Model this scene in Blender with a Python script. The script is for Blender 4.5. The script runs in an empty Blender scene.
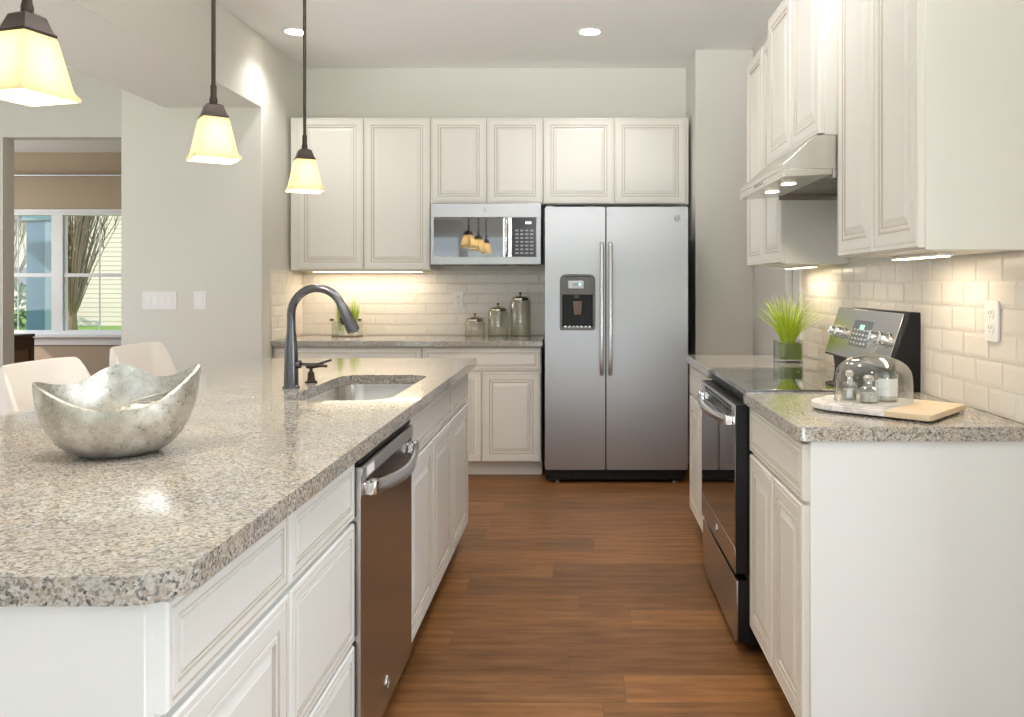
import bpy, bmesh, math, random
from mathutils import Vector, Matrix
random.seed(7)
PI = math.pi
R = math.radians
sc = bpy.context.scene
C = sc.collection

# ------------------------------------------------------------------ camera
cam_d = bpy.data.cameras.new('camera')
cam = bpy.data.objects.new('camera', cam_d)
C.objects.link(cam)
cam.location = (0, 0, 1.285)
cam.rotation_euler = (R(90), 0, 0)
cam_d.sensor_width = 36.0
cam_d.lens = 810.0 / 1024 * 36
cam_d.shift_x = -(578 - 512) / 1024
cam_d.shift_y = (285 - 358.5) / 1024
cam_d.clip_start = 0.05
cam_d.clip_end = 300
sc.camera = cam

# ------------------------------------------------------------------ exposure
sc.view_settings.view_transform = 'Standard'
sc.view_settings.look = 'None'
sc.view_settings.gamma = 1
sc.view_settings.use_curve_mapping = False
sc.view_settings.exposure = 0.13
sc.cycles.use_denoising = True
sc.cycles.max_bounces = 10
sc.cycles.diffuse_bounces = 6
sc.cycles.transparent_max_bounces = 16
sc.cycles.sample_clamp_indirect = 6
sc.cycles.caustics_reflective = False
sc.cycles.caustics_refractive = False

# ------------------------------------------------------------------ sky and sun
world = bpy.data.worlds.new('sky')
sc.world = world
world.use_nodes = True
wn = world.node_tree
bg = wn.nodes['Background']
wtc = wn.nodes.new('ShaderNodeTexCoord')
wsep = wn.nodes.new('ShaderNodeSeparateXYZ')
wmr = wn.nodes.new('ShaderNodeValToRGB')
wn.links.new(wtc.outputs['Generated'], wsep.inputs[0])
wn.links.new(wsep.outputs['Z'], wmr.inputs[0])
wmr.color_ramp.elements[0].position = 0.0
wmr.color_ramp.elements[0].color = (0.88, 0.95, 1.0, 1)
wmr.color_ramp.elements[1].position = 0.7
wmr.color_ramp.elements[1].color = (0.50, 0.70, 1.0, 1)
wn.links.new(wmr.outputs[0], bg.inputs[0])
SKY = 1.5
bg.inputs[1].default_value = SKY

def light(name, typ, loc, energy, color, parent=None, rot=(0, 0, 0), **kw):
    d = bpy.data.lights.new(name, typ)
    d.energy = energy
    d.color = color
    for k, v in kw.items():
        setattr(d, k, v)
    o = bpy.data.objects.new(name, d)
    C.objects.link(o)
    o.location = loc
    o.rotation_euler = rot
    o.parent = parent
    return o

sun = light('sun', 'SUN', (0, 0, 20), 2.6, (1.0, 0.93, 0.82), angle=R(0.6))
sun.rotation_euler = Vector((0.75, 0.55, -0.62)).to_track_quat('-Z', 'Y').to_euler()
DAY = 3.0          # daylight coming in at each rear glass door
WARM = (1.0, 0.80, 0.56)
SPOT_E = 34.0        # each recessed ceiling lamp
PEND_E = 12.0
# the three glass doors behind the camera and the dining windows let the day in
for i, (x, w) in enumerate(((-4.6, 1.9), (-2.0, 1.9), (0.0, 1.8), (2.6, 2.3))):
    light('daylight_rear', 'AREA', (x, -3.02, 1.15), DAY, (0.88, 0.95, 1.0), None, (R(132), 0, 0),
          shape='RECTANGLE', size=w, size_y=2.0)
light('daylight_dining', 'AREA', (-6.36, 2.6, 1.5), 8.0, (0.90, 0.95, 1.0), None, (0, R(-118), 0),
      shape='RECTANGLE', size=1.4, size_y=2.6)
# added fill light, low behind the camera and aimed up to brighten the ceiling
light('floor_fill_light', 'AREA', (-1.4, -2.2, .06), 55.0, (0.88, 0.95, 1.0), None, (R(180 - 35), 0, 0),
      shape='RECTANGLE', size=5.0, size_y=1.4)
# added spot, aimed up at the ceiling above the island to brighten the kitchen
fl_ = light('ceiling_fill_spot', 'SPOT', (-.3, 1.0, 1.9), 480.0, (0.97, 0.98, 1.0), spot_size=R(100), spot_blend=1.0, shadow_soft_size=.35)
fl_.rotation_euler = Vector((0.1, 1.15, 1.0)).to_track_quat('-Z', 'Y').to_euler()
light('east_fill_light', 'AREA', (4.15, -.05, 1.4), 90.0, (0.90, 0.95, 1.0), None, (0, R(97), 0),
      shape='RECTANGLE', size=1.7, size_y=2.9)  # fill light added on the right to brighten the island front
light('floor_fill_light', 'AREA', (0, -2.6, .06), 80.0, (0.88, 0.95, 1.0), None, (R(180), 0, 0),
      shape='RECTANGLE', size=2.5, size_y=.8)  # second added fill light behind the camera, facing straight up
# unseen fill light added just above the dining floor, facing up
light('dining_fill_light', 'AREA', (-4.3, 2.6, .06), 72.0, (0.96, 0.98, 1.0), None, (R(180), 0, 0),
      shape='RECTANGLE', size=2.5, size_y=2.5)
light('daylight_far_room', 'AREA', (-8.3, 7.9, 1.6), 60.0, (0.95, 0.96, 1.0), None, (0, R(-90), 0),
      shape='RECTANGLE', size=1.4, size_y=2.0)

# ------------------------------------------------------------------ materials
MATS = {}
def srgb(r, g, b):
    f = lambda c: (c / 255 / 12.92) if c / 255 <= 0.04045 else ((c / 255 + 0.055) / 1.055) ** 2.4
    return (f(r), f(g), f(b), 1)

def mat(name, color, rough=0.5, metal=0.0, spec=0.5, coat=0.0, emit=None, estr=0.0, aniso=0.0):
    m = bpy.data.materials.new(name)
    m.use_nodes = True
    b = m.node_tree.nodes['Principled BSDF']
    if len(color) == 3:
        color = (*color, 1)
    b.inputs['Base Color'].default_value = color
    b.inputs['Roughness'].default_value = rough
    b.inputs['Metallic'].default_value = metal
    b.inputs['Specular IOR Level'].default_value = spec
    b.inputs['Coat Weight'].default_value = coat
    b.inputs['Coat Roughness'].default_value = 0.03
    b.inputs['Anisotropic'].default_value = aniso
    if emit:
        b.inputs['Emission Color'].default_value = (*emit[:3], 1)
        b.inputs['Emission Strength'].default_value = estr
    MATS[name] = m
    return m

def nodes(m):
    return m.node_tree.nodes, m.node_tree.links, m.node_tree.nodes['Principled BSDF']

def coords(N, L, scale=(1, 1, 1), kind='Object'):
    tc = N.new('ShaderNodeTexCoord')
    mp = N.new('ShaderNodeMapping')
    mp.inputs['Scale'].default_value = scale
    L.new(tc.outputs[kind], mp.inputs[0])
    return mp.outputs[0]

def ramp(N, L, src, stops, const=False):
    r = N.new('ShaderNodeValToRGB')
    if const:
        r.color_ramp.interpolation = 'CONSTANT'
    els = r.color_ramp.elements
    while len(els) > 1:
        els.remove(els[-1])
    els[0].position = stops[0][0]
    els[0].color = stops[0][1] if len(stops[0][1]) == 4 else (*stops[0][1], 1)
    for p, c in stops[1:]:
        e = els.new(p)  # more lamps, out of view, added to lift the overall light
        e.color = c if len(c) == 4 else (*c, 1)
    L.new(src, r.inputs[0])
    return r.outputs[0]

def bump(N, L, b, h, strength=0.1, dist=0.01):
    bp = N.new('ShaderNodeBump')
    bp.inputs['Strength'].default_value = strength
    bp.inputs['Distance'].default_value = dist
    L.new(h, bp.inputs['Height'])
    L.new(bp.outputs[0], b.inputs['Normal'])

def noise(N, L, vec, scale, detail=3, rough=0.5):
    n = N.new('ShaderNodeTexNoise')
    n.inputs['Scale'].default_value = scale
    n.inputs['Detail'].default_value = detail
    n.inputs['Roughness'].default_value = rough
    L.new(vec, n.inputs['Vector'])
    return n

# painted plaster walls
def paint(name, col, rough=0.75):
    m = mat(name, col, rough, spec=0.3)
    N, L, b = nodes(m)
    n = noise(N, L, coords(N, L), 220, 2)
    bump(N, L, b, n.outputs[0], 0.04, 0.002)
    return m
W_WALL = paint('wall_paint', (0.70, 0.685, 0.63))
W_CEIL = paint('ceiling_paint', (0.88, 0.875, 0.86))
W_TAN = paint('tan_wall_paint', (0.47, 0.37, 0.27))
W_TRIM = mat('trim_paint', (0.82, 0.82, 0.82), 0.35)

# cabinet paint with a soft sheen and brown glaze in the grooves
M_CAB = mat('cabinet_paint', (0.81, 0.785, 0.735), 0.32)
M_GLAZE = mat('cabinet_glaze', (0.58, 0.52, 0.44), 0.4)
M_ISL = mat('island_paint', (0.79, 0.80, 0.795), 0.32)
M_ISLG = mat('island_glaze', (0.52, 0.48, 0.42), 0.4)
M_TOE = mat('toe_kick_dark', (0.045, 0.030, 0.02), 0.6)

# speckled granite
def granite():
    m = mat('granite', (0.6, 0.58, 0.55), 0.10, spec=0.55, coat=0.25)
    N, L, b = nodes(m)
    v = coords(N, L)
    nz = noise(N, L, v, 60, 3)
    mixv = N.new('ShaderNodeMix'); mixv.data_type = 'VECTOR'
    mixv.inputs[0].default_value = 0.012
    L.new(v, mixv.inputs[4]); L.new(nz.outputs['Color'], mixv.inputs[5])
    def vor(scale):
        vo = N.new('ShaderNodeTexVoronoi')
        vo.inputs['Scale'].default_value = scale
        L.new(mixv.outputs[1], vo.inputs['Vector'])
        s = N.new('ShaderNodeSeparateColor')
        L.new(vo.outputs['Color'], s.inputs[0])
        return s
    a = vor(215); c = vor(400)
    ca = ramp(N, L, a.outputs[0], [(0.0, (0.05, 0.055, 0.065)), (0.07, (0.15, 0.17, 0.20)), (0.20, (0.42, 0.38, 0.34)),
                                   (0.36, (0.64, 0.58, 0.50)), (0.58, (0.74, 0.72, 0.69)), (0.80, (0.86, 0.90, 0.95))], True)
    cc = ramp(N, L, c.outputs[1], [(0.0, (0.10, 0.10, 0.11)), (0.10, (0.42, 0.38, 0.33)), (0.3, (0.64, 0.60, 0.54)),
                                   (0.7, (0.78, 0.76, 0.73))], True)
    mx = N.new('ShaderNodeMix'); mx.data_type = 'RGBA'
    mx.inputs[0].default_value = 0.38
    L.new(ca, mx.inputs[6]); L.new(cc, mx.inputs[7])
    cl = noise(N, L, v, 7, 4)
    tint = ramp(N, L, cl.outputs[0], [(0.35, (0.60, 0.585, 0.565)), (0.65, (0.72, 0.675, 0.61))])
    mu = N.new('ShaderNodeMix'); mu.data_type = 'RGBA'; mu.blend_type = 'MULTIPLY'
    mu.inputs[0].default_value = 1
    L.new(mx.outputs[2], mu.inputs[6]); L.new(tint, mu.inputs[7])
    L.new(mu.outputs[2], b.inputs['Base Color'])
    return m
M_GRAN = granite()

# wide wood planks laid across the aisle
def floor_mat():
    m = mat('wood_plank', (0.3, 0.18, 0.09), 0.42, spec=0.28)
    N, L, b = nodes(m)
    v = coords(N, L)
    br = N.new('ShaderNodeTexBrick')
    br.offset = 0.0
    br.inputs['Scale'].default_value = 1
    br.inputs['Brick Width'].default_value = 1.22
    br.inputs['Row Height'].default_value = 0.178
    br.inputs['Mortar Size'].default_value = 0.0012
    br.inputs['Mortar Smooth'].default_value = 0.3
    br.inputs['Color1'].default_value = (0, 0, 0, 1)
    br.inputs['Color2'].default_value = (1, 1, 1, 1)
    br.inputs['Mortar'].default_value = (0.5, 0.5, 0.5, 1)
    # every row of planks starts at its own place
    sp = N.new('ShaderNodeSeparateXYZ'); L.new(v, sp.inputs[0])
    def mth(op, a, b_=None):
        n_ = N.new('ShaderNodeMath'); n_.operation = op
        L.new(a, n_.inputs[0])
        if b_ is not None: n_.inputs[1].default_value = b_
        return n_.outputs[0]
    row = mth('FLOOR', mth('DIVIDE', sp.outputs['Y'], .178))
    sh = mth('MULTIPLY', mth('FRACT', mth('MULTIPLY', mth('SINE', mth('MULTIPLY', row, 12.9)), 437.5)), 1.22)
    ax = N.new('ShaderNodeMath'); ax.operation = 'ADD'
    L.new(sp.outputs['X'], ax.inputs[0]); L.new(sh, ax.inputs[1])
    cb = N.new('ShaderNodeCombineXYZ')
    L.new(ax.outputs[0], cb.inputs[0]); L.new(sp.outputs['Y'], cb.inputs[1])
    L.new(cb.outputs[0], br.inputs['Vector'])
    # shift the grain from plank to plank
    add = N.new('ShaderNodeVectorMath'); add.operation = 'MULTIPLY_ADD'
    L.new(br.outputs['Color'], add.inputs[0])
    add.inputs[1].default_value = (7, 3, 0)
    st = N.new('ShaderNodeMapping'); st.inputs['Scale'].default_value = (1.3, 11, 1)
    tc = N.new('ShaderNodeTexCoord'); L.new(tc.outputs['Object'], st.inputs[0])
    L.new(st.outputs[0], add.inputs[2])
    g = noise(N, L, add.outputs[0], 2.6, 8, 0.62)
    g2 = noise(N, L, v, 0.8, 3)
    col = ramp(N, L, g.outputs[0], [(0.25, (0.085, 0.034, 0.011)), (0.48, (0.172, 0.076, 0.025)), (0.62, (0.215, 0.102, 0.038)), (0.8, (0.27, 0.140, 0.058))])
    tone = ramp(N, L, br.outputs['Color'], [(0, (0.82, 0.80, 0.78)), (1, (1.38, 1.34, 1.26))])
    mu = N.new('ShaderNodeMix'); mu.data_type = 'RGBA'; mu.blend_type = 'MULTIPLY'; mu.inputs[0].default_value = 1
    L.new(col, mu.inputs[6]); L.new(tone, mu.inputs[7])
    dk = N.new('ShaderNodeMix'); dk.data_type = 'RGBA'
    L.new(br.outputs['Fac'], dk.inputs[0]); L.new(mu.outputs[2], dk.inputs[6])
    dk.inputs[7].default_value = (0.10, 0.055, 0.025, 1)
    L.new(dk.outputs[2], b.inputs['Base Color'])
    bump(N, L, b, g.outputs[0], 0.05, 0.002)
    return m
M_FLOOR = floor_mat()

def steel(name, col, rough, scale=(2, 2, 260)):
    m = mat(name, col, rough, 1.0)
    N, L, b = nodes(m)
    n = noise(N, L, coords(N, L, scale), 3, 2)
    r = N.new('ShaderNodeMapRange')
    r.inputs[3].default_value = rough * 0.9
    r.inputs[4].default_value = rough * 1.1
    L.new(n.outputs[0], r.inputs[0])
    L.new(r.outputs[0], b.inputs['Roughness'])
    return m
M_STEEL = steel('brushed_steel', (0.49, 0.492, 0.51), 0.40)
M_STEEL.node_tree.nodes['Principled BSDF'].inputs['Anisotropic'].default_value = 0.75
M_STEELV = steel('brushed_steel_dark', (0.50, 0.47, 0.455), 0.26)
M_CHROME = mat('chrome', (0.80, 0.80, 0.80), 0.10, 1.0)
M_SINK = steel('sink_steel', (0.72, 0.70, 0.67), 0.25)
M_BLACK = mat('black_enamel', (0.008, 0.008, 0.009), 0.35, spec=0.25)
M_BGLASS = mat('black_glass', (0.010, 0.010, 0.012), 0.03, spec=1.0, coat=1.0)
M_BGLASS.node_tree.nodes['Principled BSDF'].inputs['IOR'].default_value = 1.9
M_CPANEL = mat('control_black', (0.012, 0.012, 0.014), 0.22, spec=0.35)
M_BPLAS = mat('black_plastic', (0.02, 0.02, 0.022), 0.4)
M_GPLAS = mat('grey_plastic', (0.15, 0.148, 0.145), 0.4)
M_WPLAS = mat('white_plastic', (0.84, 0.84, 0.84), 0.35)
M_SLOT = mat('outlet_slot', (0.15, 0.15, 0.15), 0.5)
M_BRONZE = mat('dark_bronze', (0.055, 0.042, 0.034), 0.35, 0.75)
M_FAUC = mat('faucet_bronze', (0.13, 0.13, 0.14), 0.24, 0.9)
M_LCD = mat('display_glow', (0.1, 0.2, 0.15), 0.3, emit=(0.55, 0.9, 0.75), estr=0.9)
M_DIGIT = mat('display_digits', (0.7, 0.8, 0.8), 0.3, emit=(0.75, 0.95, 1.0), estr=1.2)
M_BUTTON = mat('key_print', (0.45, 0.48, 0.50), 0.4)
M_LAMP = mat('lamp_lens', (1, 1, 1), 0.4, emit=(1.0, 0.90, 0.74), estr=14)
M_LED = mat('led_lens', (1, 1, 1), 0.4, emit=(1.0, 0.80, 0.50), estr=7)
M_HLAMP = mat('hood_lens', (1, 1, 1), 0.4, emit=(1.0, 0.88, 0.70), estr=9)
M_BULB = mat('bulb_glow', (1, 1, 1), 0.4, emit=(1.0, 0.80, 0.48), estr=18)
M_TILE = mat('glazed_tile', (0.80, 0.755, 0.70), 0.16, spec=0.5)
M_GROUT = mat('grout', (0.80, 0.77, 0.70), 0.8)
M_STOOL = mat('cream_upholstery', (0.80, 0.75, 0.70), 0.6)
M_OAK = mat('light_oak', (0.46, 0.30, 0.17), 0.5)
M_DKWOOD = mat('dark_walnut', (0.10, 0.060, 0.040), 0.4)
M_DKWOOD2 = mat('mid_walnut', (0.26, 0.17, 0.11), 0.45)
M_GRASS = mat('ornamental_grass', (0.42, 0.55, 0.035), 0.5)
M_GRASS2 = mat('dark_moss', (0.16, 0.21, 0.06), 0.8)
M_LID = mat('antique_silver', (0.60, 0.54, 0.43), 0.25, 1.0)
M_WAX = mat('candle_wax', (0.86, 0.82, 0.72), 0.5)
M_PAPER = mat('paper_label', (0.86, 0.86, 0.86), 0.7)
M_SLAT = mat('chrome_trim', (0.70, 0.70, 0.70), 0.18, 1.0)
M_HOOD = steel('hood_steel', (0.70, 0.68, 0.64), 0.22, (2, 260, 2))

def marble():
    m = mat('white_marble', (0.8, 0.76, 0.73), 0.25)
    N, L, b = nodes(m)
    v = coords(N, L)
    n = noise(N, L, v, 9, 6, 0.65)
    c = ramp(N, L, n.outputs[0], [(0.42, (0.86, 0.82, 0.79)), (0.5, (0.62, 0.59, 0.58)), (0.56, (0.86, 0.82, 0.79))])
    L.new(c, b.inputs['Base Color'])
    return m
M_MARBLE = marble()
def wood(name, c0, c1, sc_=(3, 40, 3)):
    m = mat(name, c0, 0.5)
    N, L, b = nodes(m)
    n = noise(N, L, coords(N, L, sc_), 2, 6)
    c = ramp(N, L, n.outputs[0], [(0.3, c0), (0.7, c1)])
    L.new(c, b.inputs['Base Color'])
    return m
M_BOARDW = wood('pale_board_wood', (0.62, 0.47, 0.31), (0.74, 0.60, 0.43))

def thin_glass(name, tint=(0.97, 0.98, 0.97), refl=0.12, rough=0.02):
    m = bpy.data.materials.new(name)
    m.use_nodes = True
    N, L = m.node_tree.nodes, m.node_tree.links
    N.remove(N['Principled BSDF'])
    t = N.new('ShaderNodeBsdfTransparent'); t.inputs[0].default_value = (*tint, 1)
    g = N.new('ShaderNodeBsdfGlossy'); g.inputs['Roughness'].default_value = rough
    lw = N.new('ShaderNodeLayerWeight'); lw.inputs[0].default_value = 0.25
    mr = N.new('ShaderNodeMapRange')
    mr.inputs[3].default_value = refl * 0.45
    mr.inputs[4].default_value = min(1.0, refl * 4.5)
    L.new(lw.outputs['Facing'], mr.inputs[0])
    mx = N.new('ShaderNodeMixShader')
    L.new(mr.outputs[0], mx.inputs[0]); L.new(t.outputs[0], mx.inputs[1]); L.new(g.outputs[0], mx.inputs[2])
    L.new(mx.outputs[0], N['Material Output'].inputs[0])
    MATS[name] = m
    return m
M_PANE = thin_glass('window_glass', (0.98, 0.99, 0.99), 0.02)
M_JAR = thin_glass('clear_glass', (0.95, 0.96, 0.94), 0.20)
M_IRID = thin_glass('mercury_glass', (0.95, 0.94, 0.87), 0.32, 0.10)

def shade_glass():
    m = bpy.data.materials.new('frosted_shade')
    m.use_nodes = True
    N, L = m.node_tree.nodes, m.node_tree.links
    N.remove(N['Principled BSDF'])
    d = N.new('ShaderNodeBsdfDiffuse'); d.inputs[0].default_value = (0.88, 0.79, 0.58, 1)
    t = N.new('ShaderNodeBsdfTranslucent'); t.inputs[0].default_value = (1.0, 0.90, 0.68, 1)
    mx = N.new('ShaderNodeMixShader'); mx.inputs[0].default_value = 0.6
    g = N.new('ShaderNodeBsdfGlossy'); g.inputs['Roughness'].default_value = 0.15
    m2 = N.new('ShaderNodeMixShader'); m2.inputs[0].default_value = 0.05
    L.new(d.outputs[0], mx.inputs[1]); L.new(t.outputs[0], mx.inputs[2])
    L.new(mx.outputs[0], m2.inputs[1]); L.new(g.outputs[0], m2.inputs[2])
    L.new(m2.outputs[0], N['Material Output'].inputs[0])
    return m
M_SHADE = shade_glass()

def silver_leaf():
    m = mat('silver_leaf', (0.7, 0.68, 0.62), 0.3, 0.9)
    N, L, b = nodes(m)
    v = coords(N, L)
    n = noise(N, L, v, 22, 8, 0.7)
    n2 = noise(N, L, v, 90, 4, 0.7)
    c = ramp(N, L, n.outputs[0], [(0.3, (0.36, 0.34, 0.30)), (0.5, (0.58, 0.56, 0.51)), (0.7, (0.80, 0.79, 0.76))])
    L.new(c, b.inputs['Base Color'])
    r = ramp(N, L, n2.outputs[0], [(0.3, (0.22, 0.22, 0.22)), (0.7, (0.45, 0.45, 0.45))])
    L.new(r, b.inputs['Roughness'])
    bump(N, L, b, n2.outputs[0], 0.06, 0.002)
    return m
M_SILVER = silver_leaf()

# ------------------------------------------------------------------ mesh helpers
def add_box(bm, x0, x1, y0, y1, z0, z1, mi=0):
    vs = [bm.verts.new(p) for p in ((x0, y0, z0), (x1, y0, z0), (x1, y1, z0), (x0, y1, z0),
                                    (x0, y0, z1), (x1, y0, z1), (x1, y1, z1), (x0, y1, z1))]
    for f in ((3, 2, 1, 0), (4, 5, 6, 7), (0, 1, 5, 4), (1, 2, 6, 5), (2, 3, 7, 6), (3, 0, 4, 7)):
        fc = bm.faces.new([vs[i] for i in f]); fc.material_index = mi
    return bm

def box(x0, x1, y0, y1, z0, z1):
    return add_box(bmesh.new(), x0, x1, y0, y1, z0, z1)

def loft(bm, rings, cap0=True, cap1=True, closed=True, mi=0):
    rs = [[bm.verts.new(p) for p in r] for r in rings]
    n = len(rs[0])
    for a, b in zip(rs, rs[1:]):
        for i in range(n if closed else n - 1):
            j = (i + 1) % n
            f = bm.faces.new((a[i], a[j], b[j], b[i])); f.material_index = mi
    if cap0: bm.faces.new(list(reversed(rs[0]))).material_index = mi
    if cap1: bm.faces.new(rs[-1]).material_index = mi
    return bm

def circ(r, z, n=24, cx=0, cy=0):
    return [(cx + r * math.cos(2 * PI * i / n), cy + r * math.sin(2 * PI * i / n), z) for i in range(n)]

def lathe(profile, n=28, cap0=True, cap1=True, bm=None, cx=0, cy=0, mi=0):
    return loft(bm or bmesh.new(), [circ(r, z, n, cx, cy) for r, z in profile], cap0, cap1, mi=mi)

def tube(pts, radii, n=14, bm=None, cap=True, mi=0):
    bm = bm or bmesh.new()
    pts = [Vector(p) for p in pts]
    if not isinstance(radii, (list, tuple)): radii = [radii] * len(pts)
    rings = []
    up = None
    for i, p in enumerate(pts):
        a = pts[max(i - 1, 0)]; b = pts[min(i + 1, len(pts) - 1)]
        t = (b - a).normalized()
        if up is None:
            up = t.orthogonal().normalized()
        else:
            up = (up - t * up.dot(t)).normalized()
        s = t.cross(up)
        rings.append([p + (up * math.cos(2 * PI * k / n) + s * math.sin(2 * PI * k / n)) * radii[i] for k in range(n)])
    return loft(bm, rings, cap, cap, mi=mi)

def rrect(x0, x1, y0, y1, r, n=8):
    """rounded rectangle, counter-clockwise; r may be one radius or four (x0y0, x1y0, x1y1, x0y1)"""
    rs = r if isinstance(r, (list, tuple)) else [r] * 4
    out = []
    for (cx, cy, a0), q in zip(((x0, y0, 180), (x1, y0, 270), (x1, y1, 0), (x0, y1, 90)), rs):
        if q <= 0:
            out.append((cx, cy)); continue
        ox = cx + (q if cx == x0 else -q); oy = cy + (q if cy == y0 else -q)
        for k in range(n + 1):
            a = R(a0 + 90 * k / n)
            out.append((ox + q * math.cos(a), oy + q * math.sin(a)))
    return out

def slab(outer, holes, z0, z1, plane='XY'):
    """extruded outline with holes; plane XZ: outline in x,z and thickness along y"""
    bm = bmesh.new()
    P = (lambda u, v, w: (u, v, w)) if plane == 'XY' else (lambda u, v, w: (u, w, v))
    edges = []
    for loop in [outer] + holes:
        vs = [bm.verts.new(P(u, v, z1)) for u, v in loop]
        edges += [bm.edges.new((vs[i], vs[(i + 1) % len(vs)])) for i in range(len(vs))]
    r = bmesh.ops.triangle_fill(bm, use_beauty=True, use_dissolve=False, edges=edges)
    faces = [g for g in r['geom'] if isinstance(g, bmesh.types.BMFace)]
    ex = bmesh.ops.extrude_face_region(bm, geom=faces)
    nv = [g for g in ex['geom'] if isinstance(g, bmesh.types.BMVert)]
    for v in nv:
        if plane == 'XY': v.co.z = z0
        else: v.co.y = z0
    # the extrusion keeps the first faces when they border no volume: make the shell closed
    bmesh.ops.remove_doubles(bm, verts=bm.verts[:], dist=1e-6)
    have = set()
    top = [f for f in bm.faces if all(abs((v.co.z if plane == 'XY' else v.co.y) - z1) < 1e-6 for v in f.verts)]
    if not top:
        mp = {}
        for f in [f for f in bm.faces if all(abs((v.co.z if plane == 'XY' else v.co.y) - z0) < 1e-6 for v in f.verts)]:
            q = []
            for v in f.verts:
                k = P(*( (v.co.x, v.co.y, z1) if plane == 'XY' else (v.co.x, v.co.z, z1)))
                q.append(min(bm.verts, key=lambda w: (w.co - Vector(k)).length))
            try: bm.faces.new(q)
            except ValueError: pass
    return bm

def obj(name, bm, m, parent=None, bevel=0.0, seg=2, smooth=35, loc=(0, 0, 0), rot=(0, 0, 0), kind=None):
    bmesh.ops.recalc_face_normals(bm, faces=bm.faces[:])
    me = bpy.data.meshes.new(name)
    bm.to_mesh(me); bm.free()
    for mm in (m if isinstance(m, (list, tuple)) else [m]):
        me.materials.append(mm)
    if smooth:
        me.polygons.foreach_set('use_smooth', [True] * len(me.polygons))
        me.set_sharp_from_angle(angle=R(smooth))
    o = bpy.data.objects.new(name, me)
    C.objects.link(o)
    o.location = loc; o.rotation_euler = rot
    o.parent = parent
    if bevel:
        b = o.modifiers.new('edge', 'BEVEL')
        b.width = bevel; b.segments = seg; b.limit_method = 'ANGLE'; b.angle_limit = R(40)
        b.harden_normals = False
    if kind: o['kind'] = kind
    return o

def thing(name, label, cat, loc=(0, 0, 0), rz=0.0, group=None):
    o = bpy.data.objects.new(name, None)
    C.objects.link(o)
    o.empty_display_size = 0.1
    o.location = loc; o.rotation_euler = (0, 0, rz)
    o['label'] = label; o['category'] = cat
    if group: o['group'] = group
    return o

def tag(o, label, cat, group=None):
    o['label'] = label; o['category'] = cat
    if group: o['group'] = group
    return o

def struct(name, bm, m, parent=None, **kw):
    o = obj(name, bm, m, parent, **kw)
    if parent is None: o['kind'] = 'structure'
    return o

def dup(root, loc, rz, label):
    r = root.copy(); C.objects.link(r)
    r.location = loc; r.rotation_euler = (0, 0, rz); r['label'] = label
    for ch in list(root.children):
        c = ch.copy(); C.objects.link(c); c.parent = r
        for g in list(ch.children):
            d = g.copy(); C.objects.link(d); d.parent = c
    return r

def text_bm(txt, size, depth=0.0006):
    """raised letters in the local XZ plane, centred, facing -y"""
    cu = bpy.data.curves.new('lettering', 'FONT')
    cu.body = txt; cu.size = size; cu.extrude = depth
    cu.align_x = 'CENTER'; cu.align_y = 'CENTER'
    o = bpy.data.objects.new('lettering', cu)
    C.objects.link(o)
    bpy.context.view_layer.update()
    me = bpy.data.meshes.new_from_object(o)
    bpy.data.objects.remove(o); bpy.data.curves.remove(cu)
    bm = bmesh.new(); bm.from_mesh(me)
    bpy.data.meshes.remove(me)
    bmesh.ops.rotate(bm, verts=bm.verts[:], cent=(0, 0, 0), matrix=Matrix.Rotation(R(90), 3, 'X'))
    return bm

def badge(parent, x, y, z, r=0.017, rot=(0, 0, 0)):
    """small round maker's mark: dished disc, ring and two script letters"""
    bm = bmesh.new()
    n = 28
    def ring(q, yy): return [(q * math.cos(2 * PI * i / n), yy, q * math.sin(2 * PI * i / n)) for i in range(n)]
    loft(bm, [ring(r, 0), ring(r, -.002), ring(r * .95, -.003), ring(r * .84, -.003), ring(r * .78, -.0018)], True, True)
    o = obj('badge', bm, M_SLAT, parent, loc=(x, y, z), rot=rot)
    obj('lettering', text_bm('GE', r * 1.15), M_GPLAS, o, loc=(0, -.0021, 0))
    return o

# cabinet fronts: nested rings give edge bead, frame, groove and raised field
DOOR_P = [(0, 0, 0), (0, .015, 0), (.0035, .019, 0), (.0125, .019, 0), (.0140, .0176, 1), (.0155, .0176, 0), (.017, .019, 0),
          (.048, .019, 0), (.050, .0155, 1), (.053, .0155, 1), (.056, .0175, 0), (.065, .0175, 0), (.067, .0130, 1), (.0705, .013, 1), (.089, .0172, 0), (.0905, .0180, 0)]
DRAW_P = [(0, 0, 0), (0, .015, 0), (.0035, .019, 0), (.011, .019, 0), (.0125, .0172, 1), (.0145, .0172, 1), (.016, .019, 0),
          (.028, .019, 0), (.0295, .0165, 1), (.0315, .0165, 1), (.033, .0185, 0), (.036, .0185, 0), (.0375, .0165, 1), (.039, .0165, 1), (.041, .019, 0)]
def front_bm(w, h, prof):
    bm = bmesh.new()
    lim = min(w, h) / 2 - .004
    rings = []
    for ins, y, g in prof:
        if ins > lim: break
        rings.append(([(ins, -y, ins), (w - ins, -y, ins), (w - ins, -y, h - ins), (ins, -y, h - ins)], g))
    prev = None
    for ps, g in rings:
        vs = [bm.verts.new(p) for p in ps]
        if prev:
            for i in range(4):
                j = (i + 1) % 4
                bm.faces.new((prev[i], prev[j], vs[j], vs[i])).material_index = g
        else:
            bm.faces.new(list(reversed(vs)))
        prev = vs
    bm.faces.new(prev)
    return bm

def add_front(parent, name, x, z, w, h, mats, slab_front=False):
    prof = DOOR_P if name == 'door' else DRAW_P
    if slab_front: prof = DRAW_P[:3]
    return obj(name, front_bm(w, h, prof), mats, parent, loc=(x, 0, z), smooth=0)

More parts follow.
